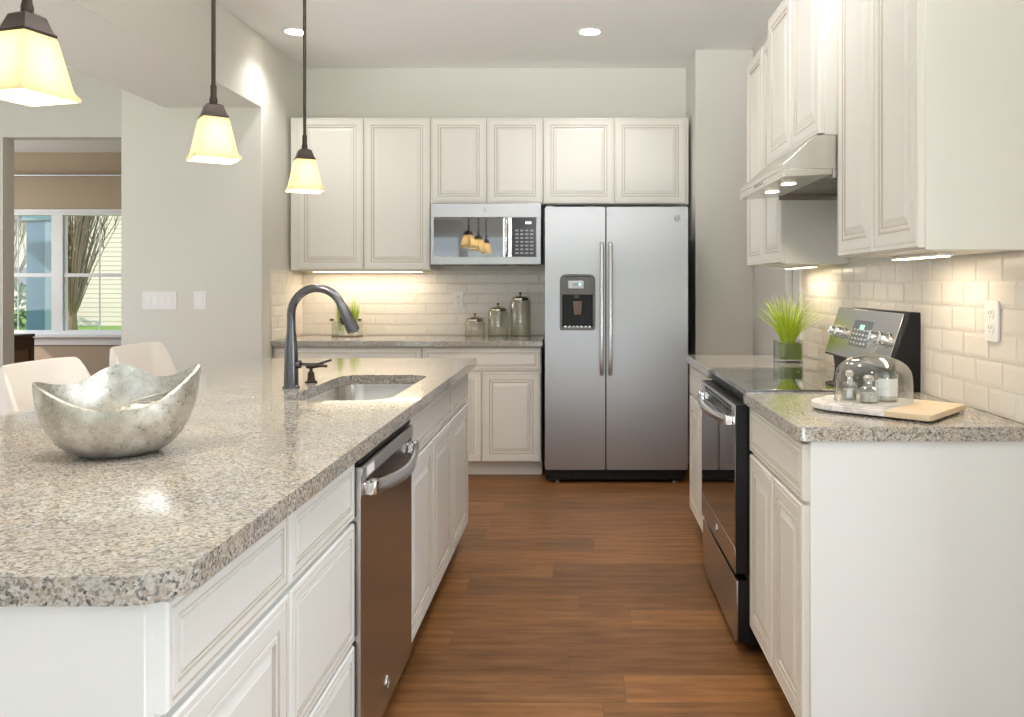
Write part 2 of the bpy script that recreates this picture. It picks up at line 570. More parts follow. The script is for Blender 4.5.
def carcass(parent, w, depth, z0, z1, mats, x0=0.0):
    bm = bmesh.new()
    add_box(bm, x0, w, 0, depth, z0, z1)
    # face-frame shadow joint under the top rail
    return obj('carcass', bm, mats[0], parent, bevel=.0015, seg=1)

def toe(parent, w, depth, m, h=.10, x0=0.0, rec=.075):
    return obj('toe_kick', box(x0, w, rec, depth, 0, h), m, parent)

CAB = (M_CAB, M_GLAZE)
ISL = (M_ISL, M_ISLG)

# ------------------------------------------------------------------ the room shell
CEIL = 2.89
struct('floor', box(-9, 4.5, -3.4, 10.2, -.12, 0), M_FLOOR)
struct('ceiling', box(-9, 4.5, -3.4, 10.2, CEIL, CEIL + .12), W_CEIL)
struct('wall_back', box(-2.95, 1.35, 6.0, 6.15, 0, CEIL), W_WALL)
struct('wall_left', box(-2.95, -2.04, 5.23, 6.0, 0, CEIL), W_WALL, bevel=.004)     # pier beside the back run
struct('beam', box(-2.67, -2.04, -3.0, 5.23, 2.43, CEIL), W_WALL, bevel=.003)
struct('wall_alcove', box(.80, 1.195, 5.52, 6.0, 0, CEIL), W_WALL, bevel=.004)
# right wall, with the narrow pantry door opening
def wall_rects(rects, axis='X', t=(0, .15)):
    bm = bmesh.new()
    for a0, a1, z0, z1 in rects:
        if axis == 'X': add_box(bm, t[0], t[1], a0, a1, z0, z1)
        else: add_box(bm, a0, a1, t[0], t[1], z0, z1)
    return bm
struct('wall_right', wall_rects([(2.0, 4.37, 0, CEIL), (4.55, 6.0, 0, CEIL), (4.37, 4.55, 2.05, CEIL)], 'X', (1.195, 1.35)), W_WALL)
# dining wall with cased opening, far tan room
struct('wall_dining', wall_rects([(-6.5, -4.26, 0, CEIL), (-4.26, -2.95, 2.38, CEIL), (-2.95, -2.949, 0, CEIL)], 'Y', (6.0, 6.12)), W_WALL)
struct('wall_west', wall_rects([(-3.0, 1.2, 0, CEIL), (4.0, 6.0, 0, CEIL), (1.2, 4.0, 0, .7), (1.2, 4.0, 2.3, CEIL)], 'X', (-6.65, -6.5)), W_WALL)
struct('wall_far', wall_rects([(-8.6, -7.30, 0, CEIL), (-5.30, -2.6, 0, CEIL), (-7.30, -5.30, 0, .66), (-7.30, -5.30, 2.20, CEIL)], 'Y', (9.8, 9.95)), W_TAN)
struct('wall_far_left', wall_rects([(6.12, 6.9, 0, CEIL), (8.9, 9.8, 0, CEIL), (6.9, 8.9, 0, .7), (6.9, 8.9, 2.3, CEIL)], 'X', (-8.6, -8.45)), W_TAN)
struct('wall_far_right', box(-2.75, -2.6, 6.15, 9.8, 0, CEIL), W_TAN)
struct('wall_return', box(1.195, 4.2, 1.88, 2.0, 0, CEIL), W_WALL, bevel=.003)
struct('wall_east', wall_rects([(-3.05, -1.6, 0, CEIL), (1.5, 2.0, 0, CEIL), (-1.6, 1.5, 0, .5), (-1.6, 1.5, 2.3, CEIL)], 'X', (4.2, 4.35)), W_WALL)
# rear wall with glass doors
RD = ((-5.6, -3.65), (-3.0, -1.05), (-.95, .95), (1.4, 3.8))
rr = [(-6.5, RD[0][0], 0, CEIL), (RD[0][1], RD[1][0], 0, CEIL), (RD[1][1], RD[2][0], 0, CEIL), (RD[2][1], RD[3][0], 0, CEIL), (RD[3][1], 4.35, 0, CEIL)]
rr += [(a, b, 2.2, CEIL) for a, b in RD]
struct('wall_rear', wall_rects(rr, 'Y', (-3.2, -3.05)), W_WALL)

def glazed(name, x0, x1, y, z0, z1, fr=.05, dep=.08, mull=1, hor=None, axis='Y', muntins=(), split_rail=None):
    """a window unit: frame with sashes and panes (axis Y: lies in an XZ plane)"""
    T = (lambda a, b, c: (a, b, c)) if axis == 'Y' else None
    bm = bmesh.new()
    def bar(a0, a1, c0, c1, d0=0.0, d1=dep):
        if axis == 'Y': add_box(bm, a0, a1, y + d0, y + d1, c0, c1)
        else: add_box(bm, y + d0, y + d1, a0, a1, c0, c1)
    bar(x0, x0 + fr, z0, z1); bar(x1 - fr, x1, z0, z1)
    bar(x0 + fr, x1 - fr, z0, z0 + fr); bar(x0 + fr, x1 - fr, z1 - fr, z1)
    for k in range(1, mull + 1):
        c = x0 + (x1 - x0) * k / (mull + 1)
        bar(c - fr * 1.2, c + fr * 1.2, z0 + fr, z1 - fr)
    o = struct(name, bm, W_TRIM, bevel=.003)
    if split_rail:
        b2 = bmesh.new()
        for k in range(mull + 1):
            a0 = x0 + (x1 - x0) * k / (mull + 1) + fr; a1 = x0 + (x1 - x0) * (k + 1) / (mull + 1) - fr
            add_box(b2, a0, a1, y + .015, y + .05, split_rail - .022, split_rail + .022)
            for e in (a0, a1 - .03):
                add_box(b2, e, e + .03, y + .02, y + .05, z0 + fr, z1 - fr)
            for mz in muntins:
                c = (a0 + a1) / 2
                add_box(b2, c - .006, c + .006, y + .025, y + .04, z0 + fr, z1 - fr)
        obj('window_sash', b2, W_TRIM, o, bevel=.002)
    for k in range(mull + 1):
        a0 = x0 + (x1 - x0) * k / (mull + 1) + fr; a1 = x0 + (x1 - x0) * (k + 1) / (mull + 1) - fr
        if axis == 'Y': obj('window_pane', box(a0, a1, y + .03, y + .034, z0 + fr, z1 - fr), M_PANE, o)
        else: obj('window_pane', box(y + .03, y + .034, a0, a1, z0 + fr, z1 - fr), M_PANE, o)
    return o
w1 = glazed('window_1', -7.29, -5.31, 9.80, .68, 2.185, .055, .10, 1, split_rail=1.405, muntins=(1,))
struct('window_sill', box(-7.42, -5.18, 9.70, 9.80, .655, .69), W_TRIM, bevel=.004)
cs = bmesh.new()
for a in ((-7.40, -7.30, .56, 2.20), (-5.30, -5.20, .56, 2.20)):
    add_box(cs, a[0], a[1], 9.775, 9.80, a[2], a[3])
add_box(cs, -7.40, -5.20, 9.775, 9.80, 2.165, 2.20)
add_box(cs, -7.40, -5.20, 9.775, 9.80, .56, .655)
struct('trim_1', cs, W_TRIM, bevel=.003)
glazed('window_2', 1.2, 4.0, -6.62, .7, 2.3, .06, .1, 1, axis='X')
glazed('window_3', 6.9, 8.9, -8.57, .7, 2.3, .06, .1, 1, axis='X')
glazed('added_window_4', -1.6, 1.5, 4.23, .5, 2.3, .06, .1, 2, axis='X')  # unseen window, added to go with the fill light on the right
for k, (a, b) in enumerate(RD):
    glazed('door_%d' % (k + 2), a, b, -3.17, .0, 2.2, .07, .1, 1)
# pantry door in the right wall: casing, slab, hinges
dr = struct('door_1', box(1.205, 1.24, 4.385, 4.535, .01, 2.03), W_TRIM)
for z in (.35, 1.0, 1.283, 1.75):
    obj('hinge', tube([(1.199, 4.378, z - .04), (1.199, 4.378, z + .04)], .007, 10), M_BRONZE, dr)
cs = bmesh.new()
add_box(cs, 1.178, 1.20, 4.545, 4.61, 0, 2.12)
add_box(cs, 1.178, 1.20, 4.315, 4.372, 0, 2.12)
add_box(cs, 1.178, 1.20, 4.372, 4.545, 2.045, 2.12)
struct('trim_2', cs, W_TRIM, bevel=.003)
struct('baseboard_right', box(1.182, 1.195, 4.615, 5.52, 0, .12), W_TRIM, bevel=.003)
struct('baseboard_alcove', box(.80, 1.18, 5.507, 5.52, 0, .12), W_TRIM, bevel=.003)
struct('baseboard_left', box(-2.95, -2.04, 5.217, 5.23, 0, .12), W_TRIM, bevel=.003)

# bevelled subway tile: every tile a small pillow on a grout bed
def tiles(L_, H_, off, th=.0762, tw=.1524, g=.0016, d=.0065, bev=.011):
    """local: x along the wall 0..L, z up, faces -y"""
    bm = bmesh.new()
    add_box(bm, 0, L_, -.002, 0, 0, H_, 1)
    rows = int(round(H_ / th))
    for r in range(rows):
        z0 = r * th; z1 = min((r + 1) * th, H_)
        x = off - tw * 2 + (tw / 2 if r % 2 else 0)
        while x < L_:
            a, b = max(x, 0), min(x + tw, L_)
            x += tw
            if b - a < .012: continue
            p = [(a + g, z0 + g), (b - g, z0 + g), (b - g, z1 - g), (a + g, z1 - g)]
            bl = bev if a > .001 else .002
            br_ = bev if b < L_ - .001 else .002
            bl = min(bl, (b - a) * .3); br_ = min(br_, (b - a) * .3)
            q = [(a + g + bl, z0 + g + bev), (b - g - br_, z0 + g + bev), (b - g - br_, z1 - g - bev), (a + g + bl, z1 - g - bev)]
            r0 = [(u, -.002, w) for u, w in p]; r1 = [(u, -.005, w) for u, w in p]; r2 = [(u, -d, w) for u, w in q]
            loft(bm, [r0, r1, r2], False, True)
    return bm
TZ = .914
struct('backsplash_back', tiles(1.80, .4757, .0), (M_TILE, M_GROUT), loc=(-2.04, 6.0, TZ), smooth=0)
struct('backsplash_left', tiles(.615, .4757, .05), (M_TILE, M_GROUT), loc=(-2.04, 5.375, TZ), rot=(0, 0, R(90)), smooth=0)
# right wall: local x runs towards the camera
struct('backsplash_right', tiles(4.27 - 2.06, .4572, (4.27 - 2.196) % .1524), (M_TILE, M_GROUT), loc=(1.195, 4.27, TZ), rot=(0, 0, R(-90)), smooth=0)

# ------------------------------------------------------------------ back run: base cabinets, worktop
def base_cabinet(label, loc, rz, w, depth, doors, drawers, mats, zc=.876, toe_m=None, x0=0.0, name='base_cabinet', gap=.004, dh=.150):
    t = thing(name, label, 'cabinet', loc, rz)
    carcass(t, w, depth, .10, zc, mats, x0)
    toe(t, w, depth, toe_m or mats[0], x0=x0)
    n = drawers
    for k in range(n):
        a = (w) / n
        add_front(t, 'drawer', k * a + gap, zc - .012 - dh, a - 2 * gap, dh, mats)
    top = zc - .012 - (dh + .012 if n else 0)
    for k in range(doors):
        a = w / doors
        add_front(t, 'door', k * a + gap, .108, a - 2 * gap, top - .108, mats)
    return t
b1 = base_cabinet('white base cabinet in the back left corner, behind the island sink and faucet', (-2.035, 5.419, 0), 0, .995, .575, 2, 1, CAB)
b2 = base_cabinet('white back-wall base cabinet standing directly beside the refrigerator', (-1.04, 5.419, 0), 0, .795, .575, 2, 1, CAB)
t = thing('worktop', 'long grey granite worktop along the back wall, holding three glass canisters', 'countertop', (0, 0, .876))
obj('slab', slab([(-2.038, 5.375), (-.235, 5.375), (-.235, 5.988), (-2.038, 5.988)], [], 0, .038), M_GRAN, t, bevel=.004)

# ------------------------------------------------------------------ back run: wall cabinets
def wall_cabinet(label, loc, rz, w, depth, h, doors, x0=0.0, dx0=None, dx1=None, mats=CAB, gap=.003):
    t = thing('wall_cabinet', label, 'cabinet', loc, rz)
    carcass(t, w, depth, 0, h, mats, x0)
    d0 = 0 if dx0 is None else dx0
    d1 = w if dx1 is None else dx1
    for k in range(doors):
        a = (d1 - d0) / doors
        add_front(t, 'door', d0 + k * a + gap, .006, a - 2 * gap, h - .012, mats)
    return t
wall_cabinet('tall white two-door wall cabinet above the back worktop, left of the microwave', (-2.018, 5.689, 1.39), 0, .985, .305, 1.07, 2, dx0=.05)
wall_cabinet('short white two-door wall cabinet directly above the microwave', (-1.032, 5.689, 1.85), 0, .787, .305, .61, 2)
wall_cabinet('short white two-door wall cabinet directly above the refrigerator', (-.244, 5.689, 1.85), 0, 1.02, .305, .61, 2, dx1=1.0)

# ------------------------------------------------------------------ microwave
def microwave():
    t = thing('microwave', 'stainless over-the-range style microwave mounted under the back wall cabinet', 'microwave', (-1.018, 5.60, 1.425))
    W, H = .762, .425
    obj('body', box(0, W, .03, .39, .012, H), M_BPLAS, t, bevel=.004)
    # stainless front with one long opening for the dark glass
    bm = slab([(0, .0), (W, .0), (W, H), (0, H)], [[(.024, .055), (W - .034, .055), (W - .034, H - .100), (.024, H - .100)]], -.010, .03, 'XZ')
    d = obj('door', bm, M_STEEL, t, bevel=.004)
    obj('window', box(.024, .50, -.004, .02, .055, H - .100), M_BGLASS, d)
    # perforated screen behind the glass, framed
    obj('control_panel', box(.56, W - .034, -.004, .02, .055, H - .100), M_CPANEL, t)
    cp = t.children[-1]
    obj('display', box(.655, .695, -.0052, -.0035, .282, .298), M_DIGIT, cp)
    kb = bmesh.new()
    for r in range(7):
        for c_ in range(4):
            x = .585 + c_ * .034; z = .075 + r * .026
            add_box(kb, x, x + .022, -.0052, -.0035, z, z + .011)
    obj('keypad', kb, M_BUTTON, cp)
    hb = tube([(.525, -.012, .065), (.525, -.034, .075), (.525, -.040, .11), (.525, -.040, .28), (.525, -.034, .305), (.525, -.012, .318)], .011, 12)
    obj('handle', hb, M_CHROME, d)
    obj('door_strip', box(.50, .56, -.006, .02, .055, H - .100), M_SLAT, d)
    badge(d, .372, -.010, H - .048, .018)
    vg = bmesh.new()
    for x0, x1 in ((.07, .2), (.24, .52), (.58, .71)):
        for k in range(4):
            add_box(vg, x0, x1, .05 + k * .05, .08 + k * .05, -.002, .014)
    obj('vent_grille', vg, M_SLOT, t)
    return t
microwave()

# ------------------------------------------------------------------ refrigerator
def fridge():
    t = thing('refrigerator', 'large stainless side-by-side refrigerator with a dark ice dispenser', 'refrigerator', (-.213, 5.226, 0))
    W = .923
    obj('body', box(.006, W - .006, .075, .755, .03, 1.775), M_BPLAS, t, bevel=.006)
    split = .393
    # freezer door with dispenser opening
    dx0, dx1, dz0, dz1 = .105, .315, 1.005, 1.345
    hole = rrect(dx0, dx1, dz0, dz1, [.012, .012, .03, .03], 5)
    bm = slab(rrect(0, split - .004, .092, 1.79, .012, 4), [hole], 0, .07, 'XZ')
    ld = obj('door', bm, M_STEEL, t, bevel=.006, seg=3)
    bm = slab(rrect(split + .004, W, .092, 1.79, .012, 4), [], 0, .07, 'XZ')
    rd = obj('door', bm, M_STEEL, t, bevel=.006, seg=3)
    # gasket between the doors
    obj('gasket', box(split - .004, split + .004, .02, .07, .095, 1.785), M_BPLAS, t)
    # handles: long flat bars on two stand-offs
    for nm, x, dpar in (('l', split - .028, ld), ('r', split + .028, rd)):
        bm = bmesh.new()
        pts = [(x, -.012, .70), (x, -.040, .715), (x, -.052, .80), (x, -.056, 1.13), (x, -.052, 1.45), (x, -.040, 1.545), (x, -.012, 1.56)]
        hw, hd = .013, .010
        rings = []
        for (px, py, pz) in pts:
            rings.append([(px - hw, py + hd, pz), (px - hw * .7, py - hd, pz), (px + hw * .7, py - hd, pz), (px + hw, py + hd, pz)])
        loft(bm, rings)
        add_box(bm, x - .009, x + .009, -.045, .002, .705, .73)
        add_box(bm, x - .009, x + .009, -.045, .002, 1.53, 1.555)
        obj('handle', bm, M_STEELV, dpar, bevel=.003)
    # dispenser: bezel, control head, niche, paddle, tray
    cx0, cx1 = dx0, dx1
    bez = slab(rrect(dx0 - .010, dx1 + .010, dz0 - .012, dz1 + .010, [.015, .015, .04, .04], 6),
               [rrect(dx0 + .006, dx1 - .006, dz0 + .006, dz1 - .006, [.01, .01, .03, .03], 6)], -.007, .004, 'XZ')
    dp = obj('dispenser', bez, M_GPLAS, t, bevel=.002)
    ni = bmesh.new()
    add_box(ni, dx0, dx1, .062, .068, dz0, dz1)
    add_box(ni, dx0, dx0 + .006, 0, .066, dz0, dz1); add_box(ni, dx1 - .006, dx1, 0, .066, dz0, dz1)
    add_box(ni, dx0, dx1, 0, .066, dz0, dz0 + .006)
    obj('niche', ni, M_BLACK, dp)
    hd_ = bmesh.new()
    r0 = [(dx0 + .004, -.004, 1.222), (dx1 - .004, -.004, 1.222), (dx1 - .004, -.009, 1.335), (dx0 + .004, -.009, 1.335)]
    r1 = [(dx0 + .004, .06, 1.222), (dx1 - .004, .06, 1.222), (dx1 - .004, .06, 1.335), (dx0 + .004, .06, 1.335)]
    loft(hd_, [r0, r1])
    obj('control_head', hd_, M_GPLAS, dp, bevel=.003)
    obj('display_panel', box(.150, .250, -.011, -.004, 1.262, 1.312), M_STEEL, dp, bevel=.002)
    obj('display', box(.178, .212, -.013, -.010, 1.278, 1.300), M_BGLASS, dp)
    obj('display', box(.218, .232, -.013, -.010, 1.280, 1.298), M_LCD, dp)
    obj('spout', lathe([(.022, 1.20), (.026, 1.222)], 18, cx=.21, cy=.03), M_GPLAS, dp)
    pd = bmesh.new()
    loft(pd, [[(.185, .050, 1.09), (.235, .050, 1.09), (.235, .058, 1.09), (.185, .058, 1.09)],
              [(.180, .030, 1.18), (.240, .030, 1.18), (.240, .040, 1.18), (.180, .040, 1.18)]])
    obj('paddle', pd, M_STEELV, dp, bevel=.003)
    tr = bmesh.new()
    for k in range(7):
        add_box(tr, dx0 + .02 + k * .026, dx0 + .034 + k * .026, .002, .056, dz0 + .007, dz0 + .016)
    obj('drip_tray', tr, M_STEELV, dp)
    badge(rd, W - .070, 0, 1.715, .022)
    # base grille and feet
    gr = bmesh.new()
    add_box(gr, .01, W - .01, .03, .10, .022, .086)
    for k in range(6):
        add_box(gr, .05 + k * .14, .16 + k * .14, .025, .03, .045, .054)
    obj('base_grille', gr, M_BLACK, t, bevel=.002)
    for x in (.08, W - .08):
        obj('foot', lathe([(.018, 0), (.018, .012), (.010, .016), (.010, .03)], 14, cx=x, cy=.06), M_GPLAS, t)
    for x in (.03, W - .03):
        obj('hinge_cover', box(x - .025, x + .025, .02, .12, 1.775, 1.80), M_GPLAS, t, bevel=.006)
    return t
fridge()

# ------------------------------------------------------------------ island
IY0, IY1 = 1.03, 4.105
IXR, IXL = -.512, -1.645
IDX = -.564          # carcass face; door faces stand 19 mm proud
def isl(label, y0, y1, doors, drawers, x0=0.0, dh=.150):
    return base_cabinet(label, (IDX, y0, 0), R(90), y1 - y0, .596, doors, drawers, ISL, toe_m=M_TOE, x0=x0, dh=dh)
isl('white island base cabinet with one drawer over a door, nearest the camera', 1.073, 1.534, 1, 1, x0=-.018)
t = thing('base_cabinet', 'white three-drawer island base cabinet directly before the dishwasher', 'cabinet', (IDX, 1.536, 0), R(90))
w = .446
carcass(t, w, .596, .10, .876, ISL); toe(t, w, .596, M_TOE)
add_front(t, 'drawer', .004, .714, w - .008, .150, ISL)
add_front(t, 'drawer', .004, .415, w - .008, .288, ISL)
add_front(t, 'drawer', .004, .108, w - .008, .297, ISL)
sk = isl('white island sink cabinet with a wide false drawer, directly past the dishwasher', 2.606, 3.50, 2, 1)
# the sink cabinet is an open box under the bowl
bpy.data.objects.remove([c for c in sk.children if c.name.startswith('carcass')][0])
bm = bmesh.new()
for q in ((0, .894, 0, .018, .10, .876), (0, .894, .578, .596, .10, .876), (0, .018, .018, .578, .10, .60), (.876, .894, .018, .578, .10, .60), (.018, .876, .018, .578, .10, .118)):
    add_box(bm, *q)
obj('carcass', bm, M_ISL, sk)
isl('white island base cabinet with one door, at the far end towards the back wall', 3.502, 4.03, 1, 1)
t = thing('island_panel', 'long white panel closing the seating side of the island', 'panel', (-1.17, 1.055, 0))
obj('board', box(-.012, .0095, 0, 2.975, 0, .876), M_ISL, t, bevel=.002)
for k in range(4):
    obj('batten', box(-.022, -.012, .0 + k * .965, .08 + k * .965, .0, .876), M_ISL, t, bevel=.002)
obj('bracket', box(-.30, -.022, .70, .74, .80, .876), M_ISL, t, bevel=.003)
obj('bracket', box(-.30, -.022, 2.2, 2.24, .80, .876), M_ISL, t, bevel=.003)

SINK = (-.965, -.612, 2.60, 3.345)
t = thing('worktop', 'large speckled granite island worktop with an undermount sink cut-out', 'countertop', (0, 0, .876))
outer = rrect(IXL, IXR, IY0, IY1, [.07, .07, .01, .01], 10)
hole = rrect(SINK[0], SINK[1], SINK[2], SINK[3], .085, 8)
obj('slab', slab(outer, [hole], 0, .038), M_GRAN, t, bevel=.005, seg=3)

# sink
t = thing('sink', 'stainless undermount sink bowl set into the granite island', 'sink', ((SINK[0] + SINK[1]) / 2, (SINK[2] + SINK[3]) / 2, .70))
hx, hy = (SINK[1] - SINK[0]) / 2, (SINK[3] - SINK[2]) / 2
rg = lambda e, z, r: [(x, y, z) for x, y in rrect(-hx - e, hx + e, -hy - e, hy + e, r, 8)]
obj('basin', loft(bmesh.new(), [rg(.016, .175, .10), rg(.004, .175, .089), rg(.003, .165, .088), rg(-.006, .02, .08), rg(-.02, .004, .066), rg(-.06, .0, .03)], False, True), M_SINK, t, smooth=50)
obj('drain', lathe([(.044, .001), (.044, .004), (.036, .004), (.030, .002)], 24), M_CHROME, t)

# faucet
def faucet():
    t = thing('faucet', 'tall dark bronze gooseneck faucet with pull-down spray head behind the sink', 'faucet', (-1.034, 2.92, .914))
    obj('base', lathe([(.030, 0), (.030, .006), (.026, .010)], 24), M_FAUC, t)
    body = [(.0255, .008), (.025, .05), (.0235, .12), (.0200, .17), (.0160, .205), (.0150, .24)]
    obj('body', lathe(body, 24), M_FAUC, t)
    pts = [(0, 0, .235), (0, 0, .262)]
    r = .098
    for k in range(1, 15):
        a = R(180 - k * 158 / 14)
        pts.append((r + r * math.cos(a), -.002 * k, .262 + r * math.sin(a)))
    obj('spout', tube(pts, [.0150] * 2 + [.0150] * 14, 16), M_FAUC, t)
    e = Vector(pts[-1]); d = (Vector(pts[-1]) - Vector(pts[-2])).normalized()
    hd_ = tube([e - d * .004, e + d * .010, e + d * .03, e + d * .098, e + d * .104], [.0155, .0185, .0195, .0235, .0215], 18)
    h = obj('spray_head', hd_, M_FAUC, t)
    obj('spray_button', box(-.006, .006, -.004, .004, -.014, .014), M_BPLAS, h, bevel=.003, loc=e + d * .055 + Vector((-.019, -.006, -.008)), rot=(0, R(-22), 0))
    obj('spray_nozzle', tube([e + d * .103, e + d * .107], .0175, 18), M_GPLAS, h)
    lv = tube([(.020, 0, .085), (.034, 0, .085)], .015, 16)
    l = obj('lever_hub', lv, M_FAUC, t)
    lb = tube([(.034, 0, .086), (.060, -.004, .085), (.100, -.008, .087), (.148, -.012, .102)], [.0055, .0055, .0048, .0042], 10)
    obj('lever', lb, M_FAUC, l)
    return t
faucet()
t = thing('soap_dispenser', 'small dark bronze soap pump standing beside the faucet on the island', 'soap dispenser', (-1.015, 3.08, .914))
obj('collar', lathe([(.023, 0), (.023, .005), (.016, .009), (.013, .02), (.013, .032), (.010, .042)], 20), M_BRONZE, t)
obj('pump_rod', lathe([(.006, .04), (.006, .058)], 12), M_BRONZE, t)
obj('nozzle', tube([(-.016, 0, .064), (.0, 0, .064), (.04, 0, .066), (.062, 0, .062)], [.011, .012, .007, .005], 12), M_BRONZE, t)

# dishwasher
def dishwasher():
    t = thing('dishwasher', 'stainless dishwasher with a bowed handle, built into the island', 'dishwasher', (IDX + .02 - .02, 1.986, 0), R(90))
    W = .617
    obj('tub', box(.006, W - .040, .03, .57, .10, .868), M_BPLAS, t)
    d = obj('door', slab(rrect(.004, W - .004, .108, .838, .004, 3), [], -.030, .028, 'XZ'), M_STEELV, t, bevel=.004)
    obj('control_strip', box(.004, W - .004, -.026, .03, .840, .866), M_BLACK, t, bevel=.003)
    obj('top_rail', box(.004, W - .004, -.034, -.030, .800, .836), M_STEEL, d, bevel=.002)
    hb = bmesh.new()
    pts = []
    for k in range(17):
        u = k / 16
        x = .05 + u * (W - .10)
        pts.append((x, -.052 - .034 * math.sin(PI * u), .775 - .012 * math.sin(PI * u)))
    rings = []
    for p in pts:
        rings.append([(p[0], p[1] + .014, p[2] - .022), (p[0], p[1] - .004, p[2] - .017), (p[0], p[1] - .007, p[2] + .004), (p[0], p[1] - .002, p[2] + .018), (p[0], p[1] + .006, p[2] + .018)])
    loft(hb, rings)
    h = obj('handle', hb, M_STEEL, d, bevel=.002)
    for x in (.055, W - .055):
        obj('handle_bracket', box(x - .019, x + .019, -.060, -.028, .757, .795), M_CHROME, h, bevel=.005)
    obj('rating_plate', box(.045, .115, -.0355, -.033, .806, .830), M_PAPER, d)
    badge(d, W / 2 - .03, -.030, .175, .019)
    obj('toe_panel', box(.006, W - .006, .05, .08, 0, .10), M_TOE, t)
    return t
dishwasher()

# bowl with a wavy rim
def bowl():
    t = thing('bowl', 'silver leaf bowl with a wavy pointed rim on the island worktop', 'bowl', (-1.012, 1.79, .914), R(29.4))
    n = 72
    def rim(a):
        # 0 right, 90 back, 180 left, 270 front (camera side)
        c2 = (1 + math.cos(2 * a)) / 2
        rr_ = .112 + .050 * c2 ** 1.6
        s = math.sin(a)
        z = .108 + .056 * c2 ** 1.9 + (.076 * max(0, s) ** 3.2)
        rr_ += .014 * max(0, s) ** 4
        if math.cos(a) > 0: z += .024 * c2 ** 2
        return rr_, z
    def ring(u, off=0.0):
        # u 0..1 from foot to rim
        out = []
        for i in range(n):
            a = 2 * PI * i / n
            rr_, z = rim(a)
            k = math.sin(u * PI / 2) ** .85
            r = .055 + (rr_ - .055) * k
            zz = z * (1 - math.cos(u * PI / 2)) ** .95
            out.append(((r - off) * math.cos(a), (r - off) * math.sin(a), zz + off * .6))
        return out
    us = [0, .12, .25, .4, .55, .7, .82, .92, 1.0]
    rings = [ring(u) for u in us]
    inner = [ring(u, .006) for u in reversed(us)]
    inner[0] = [(p[0], p[1], p[2] - .002) for p in inner[0]]
    bm = bmesh.new()
    loft(bm, rings + inner, True, True)
    obj('vessel', bm, M_SILVER, t, smooth=60)
    return t
bowl()
t = thing('leaf_ornament', 'curled silver leaf ornament lying inside the wavy silver bowl', 'ornament', (-.985, 1.775, .995), R(38))
bm = bmesh.new()
rows = []
for i in range(13):
    u = i / 12
    w = .045 * math.sin(PI * (.04 + .93 * u)) ** .8
    row = []
    for k in range(9):
        v = k / 8 * 2 - 1
        row.append(((u - .5) * .17, v * w, .010 + .034 * u - .022 * v * v + .008 * math.sin(u * 5)))
    rows.append(row)
for sgn in (1,):
    top = [[bm.verts.new(p) for p in r] for r in rows]
    bot = [[bm.verts.new((p[0], p[1], p[2] - .005)) for p in r] for r in rows]
    for g in (top, bot):
        for i in range(12):
            for k in range(8):
                bm.faces.new((g[i][k], g[i + 1][k], g[i + 1][k + 1], g[i][k + 1]))
    for i in range(12):
        bm.faces.new((top[i][0], top[i + 1][0], bot[i + 1][0], bot[i][0]))
        bm.faces.new((top[i][8], top[i + 1][8], bot[i + 1][8], bot[i][8]))
    for k in range(8):
        bm.faces.new((top[0][k], top[0][k + 1], bot[0][k + 1], bot[0][k]))
        bm.faces.new((top[12][k], top[12][k + 1], bot[12][k + 1], bot[12][k]))
obj('blade', bm, M_SILVER, t, smooth=60)
tube_bm = tube([(-.085, 0, .012), (0, 0, .032), (.08, 0, .05)], .003, 8)
obj('midrib', tube_bm, M_SILVER, t)

# ------------------------------------------------------------------ right run
RDX = .611           # carcass face on the right run
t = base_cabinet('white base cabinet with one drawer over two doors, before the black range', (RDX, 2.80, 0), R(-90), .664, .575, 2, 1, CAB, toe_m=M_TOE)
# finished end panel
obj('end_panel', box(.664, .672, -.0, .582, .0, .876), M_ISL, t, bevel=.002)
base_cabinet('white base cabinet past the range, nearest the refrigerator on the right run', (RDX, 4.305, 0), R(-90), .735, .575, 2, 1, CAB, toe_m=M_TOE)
t = thing('worktop', 'granite worktop on the right run before the range, under the marble board', 'countertop', (0, 0, .876))
obj('slab', slab(rrect(.573, 1.193, 2.116, 2.803, [.02, 0, 0, 0], 6), [], 0, .038), M_GRAN, t, bevel=.004)
t = thing('worktop', 'short granite worktop past the range, holding the grass in a glass vase', 'countertop', (0, 0, .876))
obj('slab', slab([(.573, 3.570), (1.193, 3.570), (1.193, 4.31), (.573, 4.31)], [], 0, .038), M_GRAN, t, bevel=.004)

